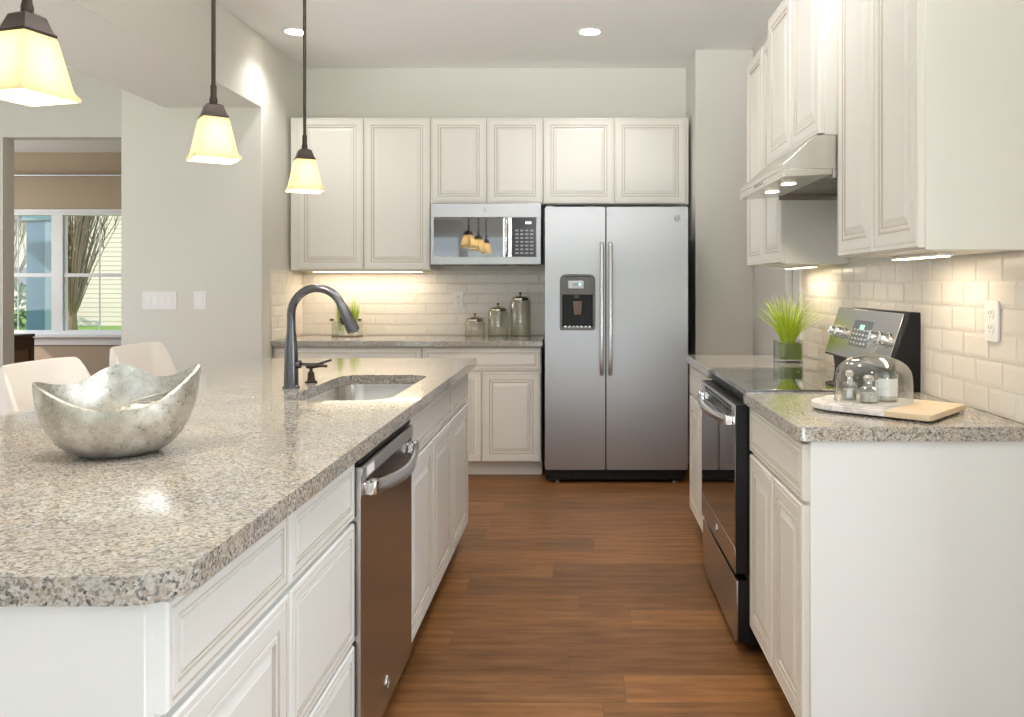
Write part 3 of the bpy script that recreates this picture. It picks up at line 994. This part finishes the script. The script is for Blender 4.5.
def kitchen_range():
    # local: x runs towards the camera (0 far .. W near), -y is the aisle
    t = thing('range', 'stainless and black electric range with a glass cooktop on the right run', 'stove', (.590, 3.566, 0), R(-90))
    W = .757
    obj('body', box(.002, W - .002, .0, .585, .03, .905), M_BLACK, t, bevel=.003)
    ct = obj('cooktop', slab(rrect(.0, W, -.012, .545, .006, 3), [], .905, .922), M_BGLASS, t, bevel=.003)
    for (x, y, r) in ((.20, .14, .095), (.56, .14, .11), (.20, .40, .075), (.56, .40, .075)):
        bm = bmesh.new()
        for q in (r, r * .62):
            loft(bm, [circ(q, .9222, 40, x, y), circ(q - .002, .9224, 40, x, y)], False, False)
        obj('burner_ring', bm, M_GPLAS, ct)
    # oven door: black glass on a stainless lower band, vent rail over it
    d = obj('oven_door', slab(rrect(.002, W - .002, .278, .868, .008, 4), [], -.042, -.002, 'XZ'), M_BLACK, t, bevel=.004)
    obj('window', box(.004, W - .004, -.0455, -.041, .372, .800), M_BGLASS, d, bevel=.002)
    obj('lower_band', box(.004, W - .004, -.0455, -.041, .282, .371), M_STEELV, d, bevel=.002)
    vr = bmesh.new()
    add_box(vr, .004, W - .004, -.0455, -.041, .802, .866)
    o = obj('vent_rail', vr, M_SLAT, d, bevel=.002)
    vs = bmesh.new()
    for k in range(9):
        for q in (0, 1):
            add_box(vs, .10 + k * .066, .15 + k * .066, -.0470, -.0450, .832 + q * .014, .841 + q * .014)
    obj('vent_slot', vs, M_BLACK, o)
    rings = []
    for k in range(17):
        u = k / 16
        x = .06 + u * (W - .12)
        py = -.064 - .030 * math.sin(PI * u); pz = .806 - .004 * math.sin(PI * u)
        rings.append([(x, py + .014, pz - .018), (x, py - .004, pz - .015), (x, py - .008, pz + .002), (x, py - .003, pz + .014), (x, py + .006, pz + .015)])
    h = obj('handle', loft(bmesh.new(), rings), M_STEEL, d, bevel=.002)
    for x in (.062, W - .062):
        obj('handle_bracket', box(x - .018, x + .018, -.072, -.043, .788, .824), M_CHROME, h, bevel=.005)
    badge(d, W / 2, -.0455, .328, .017)
    obj('drawer', slab(rrect(.002, W - .002, .045, .258, .006, 3), [], -.040, -.034, 'XZ'), M_STEELV, t, bevel=.002)
    obj('drawer_box', box(.002, W - .002, -.034, -.001, .045, .258), M_BLACK, t.children[-1])
    obj('base', box(.03, W - .03, .06, .55, 0, .035), M_BLACK, t)
    # backguard: tilted stainless console on a black body
    bgm = bmesh.new()
    prof = [(.600, .905), (.542, .905), (.532, .978), (.495, .985), (.560, 1.190), (.600, 1.190)]
    loft(bgm, [[(x, y, z) for y, z in prof] for x in (.0, W)])
    bgd = obj('backguard', bgm, M_BLACK, t, bevel=.004)
    dv = Vector((0, .065, .205)).normalized()      # up the console face
    nv = Vector((0, -.205, .065)).normalized()     # out of the face
    o0 = Vector((0, .495, .985))
    def facebox(bm, x0, x1, v0, v1, t0, t1):
        ps = []
        for tt in (t0, t1):
            for (x, v) in ((x0, v0), (x1, v0), (x1, v1), (x0, v1)):
                ps.append(Vector((x, 0, 0)) + o0 + dv * v + nv * tt)
        loft(bm, [ps[:4], ps[4:]])
        return bm
    cp = obj('control_panel', facebox(bmesh.new(), .012, W - .035, .006, .209, .0, .004), M_HOOD, bgd, bevel=.002)
    obj('display_panel', facebox(bmesh.new(), .27, .47, .058, .165, .0035, .0055), M_BGLASS, cp)
    obj('display', facebox(bmesh.new(), .345, .395, .128, .148, .0050, .0062), M_LCD, cp)
    kb = bmesh.new()
    for r_ in range(4):
        for c_ in range(5):
            facebox(kb, .285 + c_ * .036, .305 + c_ * .036, .068 + r_ * .018, .076 + r_ * .018, .0050, .0060)
    obj('keypad', kb, M_BUTTON, cp)
    for x in (.075, .165, W - .205, W - .105):
        p = Vector((x, 0, 0)) + o0 + dv * .105
        k_ = tube([p + nv * .003, p + nv * .008, p + nv * .009, p + nv * .032, p + nv * .036], [.028, .028, .023, .020, .017], 20)
        kn = obj('knob', k_, M_CHROME, cp)
        obj('knob_grip', facebox(bmesh.new(), x - .004, x + .004, .084, .126, .030, .040), M_CHROME, kn, bevel=.001)
    return t
kitchen_range()

# wall cabinets on the right wall
RW = 1.195
wall_cabinet('tall white two-door wall cabinet nearest the camera, over the marble board', (.897 + .019, 2.805, 1.378), R(-90), .668, RW - .918, 1.077, 2)
wall_cabinet('short deep white two-door wall cabinet directly above the range hood', (.836 + .019, 3.568, 1.806), R(-90), .76, RW - .857, .65, 2)
wall_cabinet('tall white two-door wall cabinet past the range hood, above the potted grass', (.895 + .019, 4.30, 1.378), R(-90), .73, RW - .916, 1.077, 2)

# range hood
def hood():
    t = thing('range_hood', 'slim stainless range hood with two lit lamps over the cooktop', 'range hood', (0, 3.566, 0), R(-90))
    W = .757
    X0, XB = .712, RW - .002
    z0, z1, z2 = 1.658, 1.705, 1.805
    bm = bmesh.new()
    for prof in ([(XB, z0 + .03), (X0, z0 + .03), (X0, z1), (X0 + .11, z2), (XB, z2)],
                 [(X0 + .17, z0 + .0305), (X0 + .17, z0 + .012), (X0 + .012, z0 + .002), (X0, z0), (X0, z0 + .0305)]):
        loft(bm, [[(x, y, z) for y, z in prof] for x in (0, W)])
    b = obj('canopy', bm, M_HOOD, t, bevel=.002)
    fl = bmesh.new()
    add_box(fl, .0, .010, X0 + .171, XB, z0, z0 + .03)
    obj('rim', fl, M_HOOD, b)
    obj('rim', box(W - .010, W, X0 + .171, XB, z0, z0 + .03), M_HOOD, b)
    for x in (.26, .52):
        l = obj('lamp', lathe([(.027, -.004), (.027, .004)], 22), M_HLAMP, t, loc=(x, X0 + .080, z0 + .0085), rot=(R(4), 0, 0))
    for x in (.26, .52):
        light('hood_light', 'SPOT', (x, X0 + .085, z0 - .008), 9, (1.0, .86, .66), t, (0, 0, 0), spot_size=R(120), spot_blend=.8, shadow_soft_size=.03)
    kb = bmesh.new()
    for k in range(4):
        add_box(kb, .30 + k * .035, .322 + k * .035, X0 - .003, X0 + .002, z0 + .018, z0 + .030)
    obj('button', kb, M_STEELV, b)
    mf = bmesh.new()
    for k in range(18):
        add_box(mf, .03 + k * .039, .055 + k * .039, X0 + .18, XB - .04, z0 + .022, z0 + .031)
    obj('filter', mf, M_STEELV, t)
    return t
hood()

# under-cabinet light bars
def bar_light(label, loc, rz, L_, e):
    t = thing('under_cabinet_light', label, 'light', loc, rz)
    obj('housing', box(0, L_, 0, .05, -.009, 0), M_WPLAS, t, bevel=.002)
    obj('lens', box(.01, L_ - .01, .008, .042, -.0115, -.0085), M_LED, t)
    light('bar_glow', 'AREA', (L_ / 2, .025, -.022), e, (1.0, .84, .62), t, (0, 0, 0), shape='RECTANGLE', size=L_ - .02, size_y=.03)
    return t
BAR = 1.4
bar_light('slim white light bar under the tall cabinet left of the microwave', (-1.92, 5.83, 1.389), 0, .80, BAR * 1.6)
bar_light('slim lit light bar under the wall cabinet nearest the camera', (1.02, 2.66, 1.377), R(-90), .36, BAR * .7)
bar_light('slim lit light bar under the wall cabinet past the range hood', (1.06, 4.18, 1.377), R(-90), .45, BAR * .9)

# ------------------------------------------------------------------ pendants over the island
def pendant(label, loc, rz):
    t = thing('pendant_lamp', label, 'pendant lamp', loc, rz, 'pendants over the island')
    # loc is at the ceiling; everything hangs down
    zb = 1.654 - CEIL
    obj('canopy', lathe([(.062, -.022), (.062, -.004), (.055, 0)], 26), M_BRONZE, t)
    obj('stem', tube([(0, 0, -.02), (0, 0, zb + .195)], .0062, 12), M_BRONZE, t)
    obj('coupler', lathe([(.0115, zb + .163), (.0115, zb + .180), (.009, zb + .190), (.009, zb + .222)], 14), M_BRONZE, t)
    sq = lambda h, z: [(-h, -h, z), (h, -h, z), (h, h, z), (-h, h, z)]
    obj('holder', loft(bmesh.new(), [sq(.036, zb + .124), sq(.036, zb + .130), sq(.032, zb + .134), sq(.023, zb + .162), sq(.015, zb + .167)]), M_BRONZE, t, bevel=.001)
    r = [sq(.034, zb + .127), sq(.038, zb + .115), sq(.055, zb + .026), sq(.058, zb + .016), sq(.065, zb + .008), sq(.066, zb),
         sq(.062, zb), sq(.055, zb + .014), sq(.051, zb + .026), sq(.034, zb + .113), sq(.030, zb + .124)]
    bm = loft(bmesh.new(), r, False, False)
    obj('lamp_shade', bm, M_SHADE, t, bevel=.002)
    bl = [(.012, zb + .125), (.013, zb + .10)] + [(.024 * math.sin(a), zb + .070 + .024 * math.cos(a) * 1.1) for a in (R(30), R(60), R(90), R(120), R(150))] + [(.002, zb + .043)]
    obj('bulb', lathe(bl, 18), M_BULB, t)
    light('pendant_glow', 'POINT', (0, 0, zb + .030), PEND_E, (1.0, .90, .72), t, shadow_soft_size=.025)
    return t
p0 = pendant('largest looking square-shaded pendant, nearest the camera at the upper left', (-1.088, 1.60, CEIL), R(-16.4))
dup(p0, (-1.08, 2.40, CEIL), R(35.6), 'middle square-shaded pendant, in front of the pier with the switch plates')
dup(p0, (-1.08, 3.20, CEIL), R(28.9), 'farthest square-shaded pendant, in front of the tall wall cabinet')

# ------------------------------------------------------------------ recessed ceiling lamps
def downlight(label, loc):
    t = thing('ceiling_light', label, 'ceiling light', loc, 0, 'recessed ceiling lamps')
    bm = bmesh.new()
    loft(bm, [circ(.085, 0, 32), circ(.083, -.005, 32), circ(.066, -.006, 32), circ(.060, .0, 32)], False, False)
    obj('trim_ring', bm, W_TRIM, t)
    obj('lens', lathe([(.062, -.004), (.050, -.0045)], 28), M_LAMP, t)
    light('downlight_glow', 'SPOT', (0, 0, -.02), SPOT_E, (1.0, .97, .94), t, (0, 0, 0), spot_size=R(128), spot_blend=1.0, shadow_soft_size=.06)
    return t
d0 = downlight('recessed lamp in the ceiling above the refrigerator aisle', (.075, 5.13, CEIL))
dup(d0, (-1.79, 5.13, CEIL), 0, 'recessed lamp in the ceiling beside the far pendant stem')
for x, y in ((.10, 4.05), (.15, 2.9), (.15, .9), (-1.65, .9), (-4.4, 1.5), (-4.4, 4.2), (-.6, -1.6)):
    dup(d0, (x, y, CEIL), 0, 'recessed lamp outside the view, added to brighten the room')

# ------------------------------------------------------------------ stools
def stool(label, loc, rz):
    # local: the sitter looks to +x; origin on the floor under the seat
    t = thing('counter_stool', label, 'stool', loc, rz, 'stools along the island')
    bm = bmesh.new()
    # wrap-around bucket: seat pan and back as one shell, angle a from front-right round the back
    n = 72
    rings = []
    def prof(a):
        b = max(0.0, -math.cos(a))              # 1 at the back, 0 at the sides
        s = 1 if abs(math.cos(a)) < 1 else 1
        front = max(0.0, math.cos(a))
        q = min(1.0, b * 1.45)
        hgt = .05 + .30 * (q * q * (3 - 2 * q)) ** .6 if b > 0 else .05 * (1 - front)
        return hgt
    def ring(sc_, zf, off=0.0):
        out = []
        for i in range(n):
            a = 2 * PI * i / n
            ex = .205 * (abs(math.cos(a)) ** .6) * (1 if math.cos(a) >= 0 else -1)
            ey = .225 * (abs(math.sin(a)) ** .6) * (1 if math.sin(a) >= 0 else -1)
            k = sc_ + zf * (.10 if math.cos(a) < 0 else .02)
            out.append((ex * k, ey * k, .655 + (prof(a) * zf if zf > 0 else 0) + off))
        return out
    rs = [ring(.35, 0, -.05), ring(.82, 0, -.04), ring(.98, 0, -.005), ring(1.0, .3), ring(1.02, .6), ring(1.0, .85), ring(.98, .97), ring(.95, 1.0),
          ring(.92, .97), ring(.90, .6), ring(.87, .3), ring(.82, 0, .012), ring(.4, 0, .004)]
    loft(bm, rs, True, True)
    obj('seat_shell', bm, M_STOOL, t, smooth=70)
    for sx in (-1, 1):
        for sy in (-1, 1):
            obj('leg', tube([(sx * .12, sy * .13, .625), (sx * .19, sy * .20, 0)], [.016, .011], 10), M_OAK, t)
    fr = bmesh.new()
    for a, b in (((-.17, -.18), (.17, -.18)), ((.17, -.18), (.17, .18)), ((.17, .18), (-.17, .18)), ((-.17, .18), (-.17, -.18))):
        tube([(*a, .22), (*b, .22)], .008, 8, fr)
    obj('footrest', fr, M_CHROME, t)
    return t
s0 = stool('cream counter stool at the island nearest the camera, left of the silver bowl', (-1.80, 2.97, 0), 0)
dup(s0, (-1.90, 3.80, 0), 0, 'cream counter stool at the far end of the island, below the switch plates')

# ------------------------------------------------------------------ plates and outlets
def plate(label, loc, rz, w, kind, name='switch_plate', cat='switch', g=1):
    t = thing(name, label, cat, loc, rz)
    obj('plate', slab(rrect(-w / 2, w / 2, -.058, .058, .006, 4), [], -.006, 0, 'XZ'), M_WPLAS, t, bevel=.002)
    for k in range(g):
        x = (k - (g - 1) / 2) * .046
        if kind == 'rocker':
            bm = bmesh.new()
            loft(bm, [[(x - .016, -.006, -.033), (x + .016, -.006, -.033), (x + .016, -.006, .033), (x - .016, -.006, .033)],
                      [(x - .015, -.010, -.032), (x + .015, -.010, -.032), (x + .015, -.0065, .032), (x - .015, -.0065, .032)]])
            obj('rocker', bm, M_WPLAS, t)
        else:
            for z in (-.021, .021):
                o = obj('socket', slab(rrect(x - .016, x + .016, z - .015, z + .015, .010, 5), [], -.0085, -.004, 'XZ'), M_WPLAS, t, bevel=.001)
                sl = bmesh.new()
                add_box(sl, x - .008, x - .005, -.0092, -.008, z - .002, z + .008)
                add_box(sl, x + .005, x + .008, -.0092, -.008, z - .002, z + .008)
                add_box(sl, x - .002, x + .002, -.0092, -.008, z - .010, z - .006)
                obj('slot', sl, M_SLOT, o)
    return t
plate('white four-rocker switch plate on the pier, wider of the two', (-2.70, 5.23, 1.185), 0, .222, 'rocker', g=4)
plate('white narrow single switch plate on the pier, right of the wide one', (-2.439, 5.23, 1.187), 0, .078, 'rocker', g=1)
plate('white outlet plate on the back tile splash beside the canisters', (-.885, 5.991, 1.175), 0, .075, 'outlet', 'outlet', 'outlet')
plate('white outlet plate on the right tile wall above the marble board', (1.186, 2.315, 1.182), R(-90), .075, 'outlet', 'outlet', 'outlet')

# ------------------------------------------------------------------ canisters on the back worktop
def canister(label, x, y, r, h):
    t = thing('canister', label, 'canister', (x, y, .914), 0, 'glass canisters on the back worktop')
    bm = lathe([(r * .96, .001), (r, .006), (r, h - .012), (r * .93, h - .004), (r * .80, h)], 30, True, False)
    obj('jar', bm, M_IRID, t)
    lid = lathe([(r * .84, h - .004), (r * .84, h + .012), (r * .80, h + .016), (r * .60, h + .022), (r * .25, h + .030)], 30)
    l = obj('lid', lid, M_LID, t)
    kn = lathe([(.006, h + .028), (.005, h + .036), (.009, h + .041), (.013, h + .047), (.009, h + .053), (.002, h + .056)], 16)
    obj('knob', kn, M_LID, l)
canister('shortest of the three iridescent glass canisters beside the refrigerator', -.748, 5.88, .073, .112)
canister('middle-height one of the three iridescent glass canisters', -.581, 5.88, .073, .186)
canister('tallest iridescent glass canister, standing closest to the refrigerator', -.418, 5.88, .073, .264)

# ------------------------------------------------------------------ grass plants
def grass_bm(n, h, spread, base_r, seed, wid=.0035):
    rnd = random.Random(seed)
    bm = bmesh.new()
    for i in range(n):
        a = rnd.uniform(0, 2 * PI)
        lean = spread * rnd.random() ** .7
        hh = h * rnd.uniform(.62, 1.0) * (1 - .25 * lean / max(spread, .001))
        bx, by = base_r * math.sqrt(rnd.random()) * math.cos(a), base_r * math.sqrt(rnd.random()) * math.sin(a)
        side = Vector((-math.sin(a + rnd.uniform(-1, 1)), math.cos(a + rnd.uniform(-1, 1)), 0)).normalized()
        prev = None
        for k in range(6):
            u = k / 5
            p = Vector((bx + math.cos(a) * lean * u ** 1.6, by + math.sin(a) * lean * u ** 1.6, hh * (u - .12 * u * u * lean / max(spread, .001))))
            w = wid * (1 - u * .85)
            q = Vector((math.cos(a), math.sin(a), 0)) * w * .3
            cur = [bm.verts.new(p + side * w), bm.verts.new(p + q), bm.verts.new(p - side * w)]
            if prev:
                for j in range(2):
                    bm.faces.new((prev[j], prev[j + 1], cur[j + 1], cur[j]))
            prev = cur
    return bm
t = thing('potted_grass', 'lime green ornamental grass in a clear square glass vase past the range', 'plant', (1.012, 3.90, .914))
vz = loft(bmesh.new(), [[(x, y, z) for x, y in rrect(-.060, .060, -.060, .060, .012, 4)] for z in (.0, .004, .10, .108)], True, False)
obj('vase', vz, M_JAR, t, smooth=50)
ms = loft(bmesh.new(), [[(x, y, z) for x, y in rrect(-.054, .054, -.054, .054, .014, 4)] for z in (.016, .03, .085, .092)], True, True)
obj('moss', ms, M_GRASS2, t, smooth=50)
g = grass_bm(170, .285, .165, .03, 3, .0042)
bmesh.ops.translate(g, verts=g.verts[:], vec=(0, 0, .088))
obj('grass', g, M_GRASS, t, smooth=0, kind='stuff')

# glass tray with two bud vases of grass on the back worktop
t = thing('glass_tray', 'clear glass box tray with dark corner knobs on the back worktop', 'tray', (-1.66, 5.83, .914), 0)
tr = loft(bmesh.new(), [[(x, y, z) for x, y in rrect(-.100, .100, -.05, .05, .008, 3)] for z in (.006, .010, .115)], True, False)
obj('glass_box', tr, M_JAR, t)
obj('base', box(-.098, .098, -.048, .048, .0, .008), M_DKWOOD2, t, bevel=.002)
for x in (-.100, .100):
    obj('knob', lathe([(.006, .113), (.014, .118), (.016, .124), (.010, .130)], 14, cx=x, cy=-.04), M_BRONZE, t)
for k, (x, lb) in enumerate(((-.052, 'small grass-filled bud vase in the glass tray, left of the faucet spout'), (.052, 'small grass-filled bud vase in the glass tray, right of the faucet spout'))):
    v = thing('bud_vase', lb, 'vase', (-1.66 + x, 5.83, .9225), 0, 'grass bud vases in the tray')
    obj('bottle', lathe([(.026, 0), (.028, .01), (.028, .06), (.014, .08), (.012, .10), (.016, .105)], 18, True, False), M_JAR, v)
    obj('collar', lathe([(.0135, .088), (.0165, .09), (.0165, .098), (.0135, .10)], 16, False, False), M_BRONZE, v)
    g = grass_bm(46, .30, .050, .008, 11 + k, .0055)
    bmesh.ops.translate(g, verts=g.verts[:], vec=(0, 0, .03))
    obj('grass', g, M_GRASS, v, smooth=0, kind='stuff')

# ------------------------------------------------------------------ marble board, cloche and what it covers
axd = Vector((-.734, .679, 0))
rb = math.atan2(axd.y, axd.x)
t = thing('serving_board', 'marble and pale wood serving board under the glass cloche', 'board', (1.04, 2.268, .914), rb)
HW = .147
mb = rrect(.125, .385, -HW, HW, [0, .11, .11, 0], 12)
obj('marble_slab', slab(mb, [], .006, .022), M_MARBLE, t, bevel=.004)
obj('wood_end', slab(rrect(0, .125, -HW, HW, [.012, 0, 0, .012], 4), [], .006, .022), M_BOARDW, t, bevel=.003)
for x in (.05, .30):
    for y in (-.09, .09):
        obj('foot', lathe([(.010, 0), (.010, .007)], 12, cx=x, cy=y), M_WPLAS, t)
CX, CY, CZ = .889, 2.440, .936
t = thing('cloche', 'clear glass dome cloche with a knob handle on the marble board', 'cloche', (CX, CY, CZ))
r = .112
pf = [(r * 1.02, .0), (r, .004), (r, .05), (r * .985, .075)] + [(r * .985 * math.cos(a), .075 + .068 * math.sin(a)) for a in [R(q) for q in (15, 30, 45, 60, 75, 84)]] + [(.004, .143)]
obj('dome', lathe(pf, 48, False, True), M_JAR, t, smooth=60)
obj('knob', lathe([(.010, .142), (.007, .150), (.009, .156), (.016, .164), (.018, .173), (.015, .181), (.006, .185)], 20), M_JAR, t)
t = thing('candle_jar', 'candle in a glass jar with a white label, under the glass cloche', 'candle', (CX + .040, CY + .0, CZ))
obj('jar', lathe([(.032, 0), (.034, .004), (.034, .082)], 26, True, False), M_JAR, t)
obj('wax', lathe([(.031, .005), (.031, .060)], 24), M_WAX, t)
obj('wick', tube([(0, 0, .06), (0, 0, .072)], .0012, 6), M_BPLAS, t)
lb = bmesh.new()
pts = [(.0346 * math.cos(a), .0346 * math.sin(a)) for a in [R(-150 + k * 8) for k in range(14)]]
loft(lb, [[(x, y, .018) for x, y in pts], [(x, y, .070) for x, y in pts]], False, False, closed=False)
obj('paper_label', lb, M_PAPER, t)
def bottle(label, x, y, s, hh):
    t = thing('bottle', label, 'bottle', (x, y, CZ))
    sq = lambda e, z: [(u, v, z) for u, v in rrect(-e, e, -e, e, e * .35, 4)]
    obj('vessel', loft(bmesh.new(), [sq(s * .94, 0), sq(s, .004), sq(s, hh * .62), sq(s * .8, hh * .72), sq(s * .38, hh * .78), sq(s * .38, hh)], True, False), M_JAR, t, smooth=50)
    obj('salts', loft(bmesh.new(), [sq(s * .86, .005), sq(s * .86, hh * .45)]), M_SILVER, t)
    obj('stopper', lathe([(s * .34, hh * .9), (s * .34, hh), (s * .62, hh + .004), (s * .66, hh + .012), (s * .4, hh + .02)], 18), M_CHROME, t)
bottle('square clear bottle with silver stopper, left of the candle under the cloche', CX - .026, CY - .035, .024, .062)
bottle('small silver-stoppered bottle at the back left under the cloche', CX - .062, CY + .028, .020, .070)

# ------------------------------------------------------------------ far room
t = thing('curtain_rod', 'thin brushed metal curtain rod above the far tan-room window', 'curtain rod', (-6.3, 9.70, 2.60))
obj('rod', tube([(-1.25, 0, 0), (1.25, 0, 0)], .016, 14), M_STEEL, t)
for x in (-1.28, 1.28):
    obj('finial', lathe([(.012, -.03), (.03, -.012), (.03, .012), (.012, .03)], 16), M_STEEL, t, loc=(x, 0, 0), rot=(0, R(90), 0))
for x in (-.72, 1.1):
    obj('bracket', box(x - .012, x + .012, -.012, .10, -.028, .012), M_STEEL, t, bevel=.003)
t = thing('sideboard', 'dark wooden sideboard with recessed panels in the tan far room', 'sideboard', (-6.135, 7.30, 0))
bm = bmesh.new()
add_box(bm, 0, .92, 0, .45, .08, .79)
obj('cabinet', bm, M_DKWOOD, t, bevel=.004)
obj('top', box(-.015, .935, -.02, .46, .79, .82), M_DKWOOD, t, bevel=.004)
for k in range(2):
    pb = bmesh.new()
    prof = [(0, 0, 0), (0, .018, 0), (.055, .018, 0), (.062, .006, 0)]
    d = obj('door', front_bm(.435, .62, prof), (M_DKWOOD, M_DKWOOD2), t, loc=(.02 + k * .445, 0, .12), smooth=0)
    obj('door_panel', box(.062, .373, -.009, -.003, .062, .558), M_DKWOOD2, d)
sf = bmesh.new()
for q in ((0, .06, .10, .78), (.39, .45, .10, .78), (.06, .39, .68, .78), (.06, .39, .10, .18)):
    add_box(sf, .92, .934, q[0], q[1], q[2], q[3])
fr_ = obj('side_frame', sf, M_DKWOOD, t, bevel=.002)
obj('side_panel', box(.918, .923, .06, .39, .18, .68), M_DKWOOD2, fr_)
for x in (.04, .88):
    for y in (.04, .41):
        obj('leg', box(x - .03, x + .03, y - .03, y + .03, 0, .08), M_DKWOOD, t)

# ------------------------------------------------------------------ outdoors
M_LAWN = mat('lawn_green', (0.16, 0.30, 0.05), 0.9)
N, L, b = nodes(M_LAWN)
n = noise(N, L, coords(N, L), 3, 6)
L.new(ramp(N, L, n.outputs[0], [(0.3, (0.17, 0.30, 0.05)), (0.7, (0.33, 0.46, 0.10))]), b.inputs['Base Color'])
def siding():
    m = mat('cream_siding', (0.82, 0.70, 0.56), 0.6)
    return m
M_SIDING = siding()
M_BLUE = mat('blue_porch_paint', (0.11, 0.235, 0.34), 0.5)
M_BLUE2 = mat('pale_blue_trim', (0.30, 0.47, 0.53), 0.5)
M_BARK = mat('bare_bark', (0.30, 0.20, 0.115), 0.9)
M_ROOF = mat('roof_shingle', (0.16, 0.15, 0.15), 0.9)
M_SHRUB = mat('shrub_leaf', (0.10, 0.17, 0.05), 0.8)
M_STONE = mat('garden_stone', (0.35, 0.32, 0.30), 0.9)
struct('ground', box(-70, 50, -45, 80, -.35, -.125), M_LAWN, smooth=0)

def house(label, x0, x1, y0, y1, h):
    t = thing('house', label, 'house', (0, y0, -.12))
    bm = bmesh.new()
    rows = int(h / .16)
    for k in range(rows):
        z = k * .16
        loft(bm, [[(x0, -.02, z), (x1, -.02, z), (x1, .3, z), (x0, .3, z)], [(x0, 0, z + .16), (x1, 0, z + .16), (x1, .3, z + .16), (x0, .3, z + .16)]])
    add_box(bm, x0, x1, .3, y1 - y0, 0, h)
    obj('siding', bm, M_SIDING, t, smooth=0)
    rf = bmesh.new()
    ym = (y1 - y0) / 2
    loft(rf, [[(x, -.5, h), (x, ym, h + 2.6), (x, y1 - y0 + .5, h), (x, ym, h + .2)] for x in (x0 - .4, x1 + .4)])
    obj('roof', rf, M_ROOF, t)
    for xw in (x1 - 5.2, x1 - 2.5):
        w_ = obj('window', box(xw, xw + 1.1, -.06, .02, 1.1, 2.5), W_TRIM, t)
        obj('pane', box(xw + .08, xw + 1.02, -.07, -.055, 1.18, 2.42), M_BGLASS, w_)
house('cream clapboard neighbour house beyond the lawn, right of the bare tree', -18.2, -6, 28, 36, 5.6)
house('second clapboard house further back beyond the lawn', -42, -27, 46, 54, 5.0)

def bare_tree(label, x, y, h, spread, n, seed, lean=0.0):
    rnd = random.Random(seed)
    t = thing('tree', label, 'tree', (x, y, -.13))
    obj('trunk', tube([(0, 0, 0), (.02, 0, .35), (.0, .02, .8)], [.16, .13, .10], 10), M_BARK, t)
    bm = bmesh.new()
    for i in range(n):
        a = rnd.uniform(0, 2 * PI); s = spread * rnd.random()
        z0 = rnd.uniform(.1, .9)
        pts, rad = [], []
        hh = h * rnd.uniform(.7, 1.0)
        r0 = rnd.uniform(.018, .034)
        wx, wy, ph = rnd.uniform(-.12, .12), rnd.uniform(-.12, .12), rnd.uniform(0, 6)
        for k in range(8):
            u = k / 7
            wv = math.sin(ph + u * 7) * u
            pts.append((math.cos(a) * s * u ** .9 + lean * u * (.5 + .5 * u) + wx * wv, math.sin(a) * s * u ** .9 + wy * wv, z0 + (hh - z0) * u))
            rad.append(r0 * (1 - .8 * u))
        tube(pts, rad, 5, bm)
        for q in range(6):
            k = rnd.randint(1, 6)
            p = Vector(pts[k]); aa = rnd.uniform(0, 2 * PI); l_ = rnd.uniform(.5, 1.1)
            tube([p, p + Vector((math.cos(aa) * l_ * .22, math.sin(aa) * l_ * .22, l_ * .55)), p + Vector((math.cos(aa) * l_ * .33, math.sin(aa) * l_ * .33, l_))], [.012, .008, .003], 4, bm)
    obj('branches', bm, M_BARK, t)
bare_tree('bare upright tree in front of the cream house, through the far window', -15.0, 24.0, 5.8, 1.10, 70, 5, .70)
bare_tree('bare tree seen left of the blue porch column', -21.5, 30.0, 6.5, 2.2, 60, 8)

def shrub(label, x, y, r, seed):
    rnd = random.Random(seed)
    t = thing('shrub', label, 'shrub', (x, y, -.13))
    bm = bmesh.new()
    for i in range(420):
        d = Vector((rnd.gauss(0, 1), rnd.gauss(0, 1), rnd.gauss(0, 1))).normalized() * r * rnd.uniform(.7, 1.0)
        p = Vector((0, 0, r * .9)) + Vector((d.x, d.y, d.z * .95))
        u = Vector((rnd.gauss(0, 1), rnd.gauss(0, 1), rnd.gauss(0, 1))).normalized()
        v = u.orthogonal().normalized()
        s = r * .12
        vs = [bm.verts.new(p + u * s), bm.verts.new(p + v * s * .5), bm.verts.new(p - u * s), bm.verts.new(p - v * s * .5)]
        bm.faces.new(vs)
    obj('foliage', bm, M_SHRUB, t, smooth=0)
    obj('stem', tube([(0, 0, 0), (0, 0, r)], [.05, .03], 8), M_BARK, t)
shrub('green shrub left of the blue porch column', -18.6, 26.5, .85, 1)
shrub('low shrub at the foot of the cream house', -13.5, 26.8, .35, 2)

t = thing('porch_column', 'light blue square porch column outside the far window', 'column', (-7.50, 11.2, -.125))
obj('shaft', box(-.13, .13, 0, .24, 0, 2.30), M_BLUE, t, bevel=.004)
obj('corner_board', box(.13, .225, -.005, .245, 0, 2.30), M_BLUE2, t, bevel=.004)
obj('capital', box(-.17, .26, -.03, .28, 2.30, 2.44), M_BLUE2, t, bevel=.01)
obj('plinth', box(-.17, .26, -.03, .28, .0, .14), M_BLUE2, t, bevel=.008)
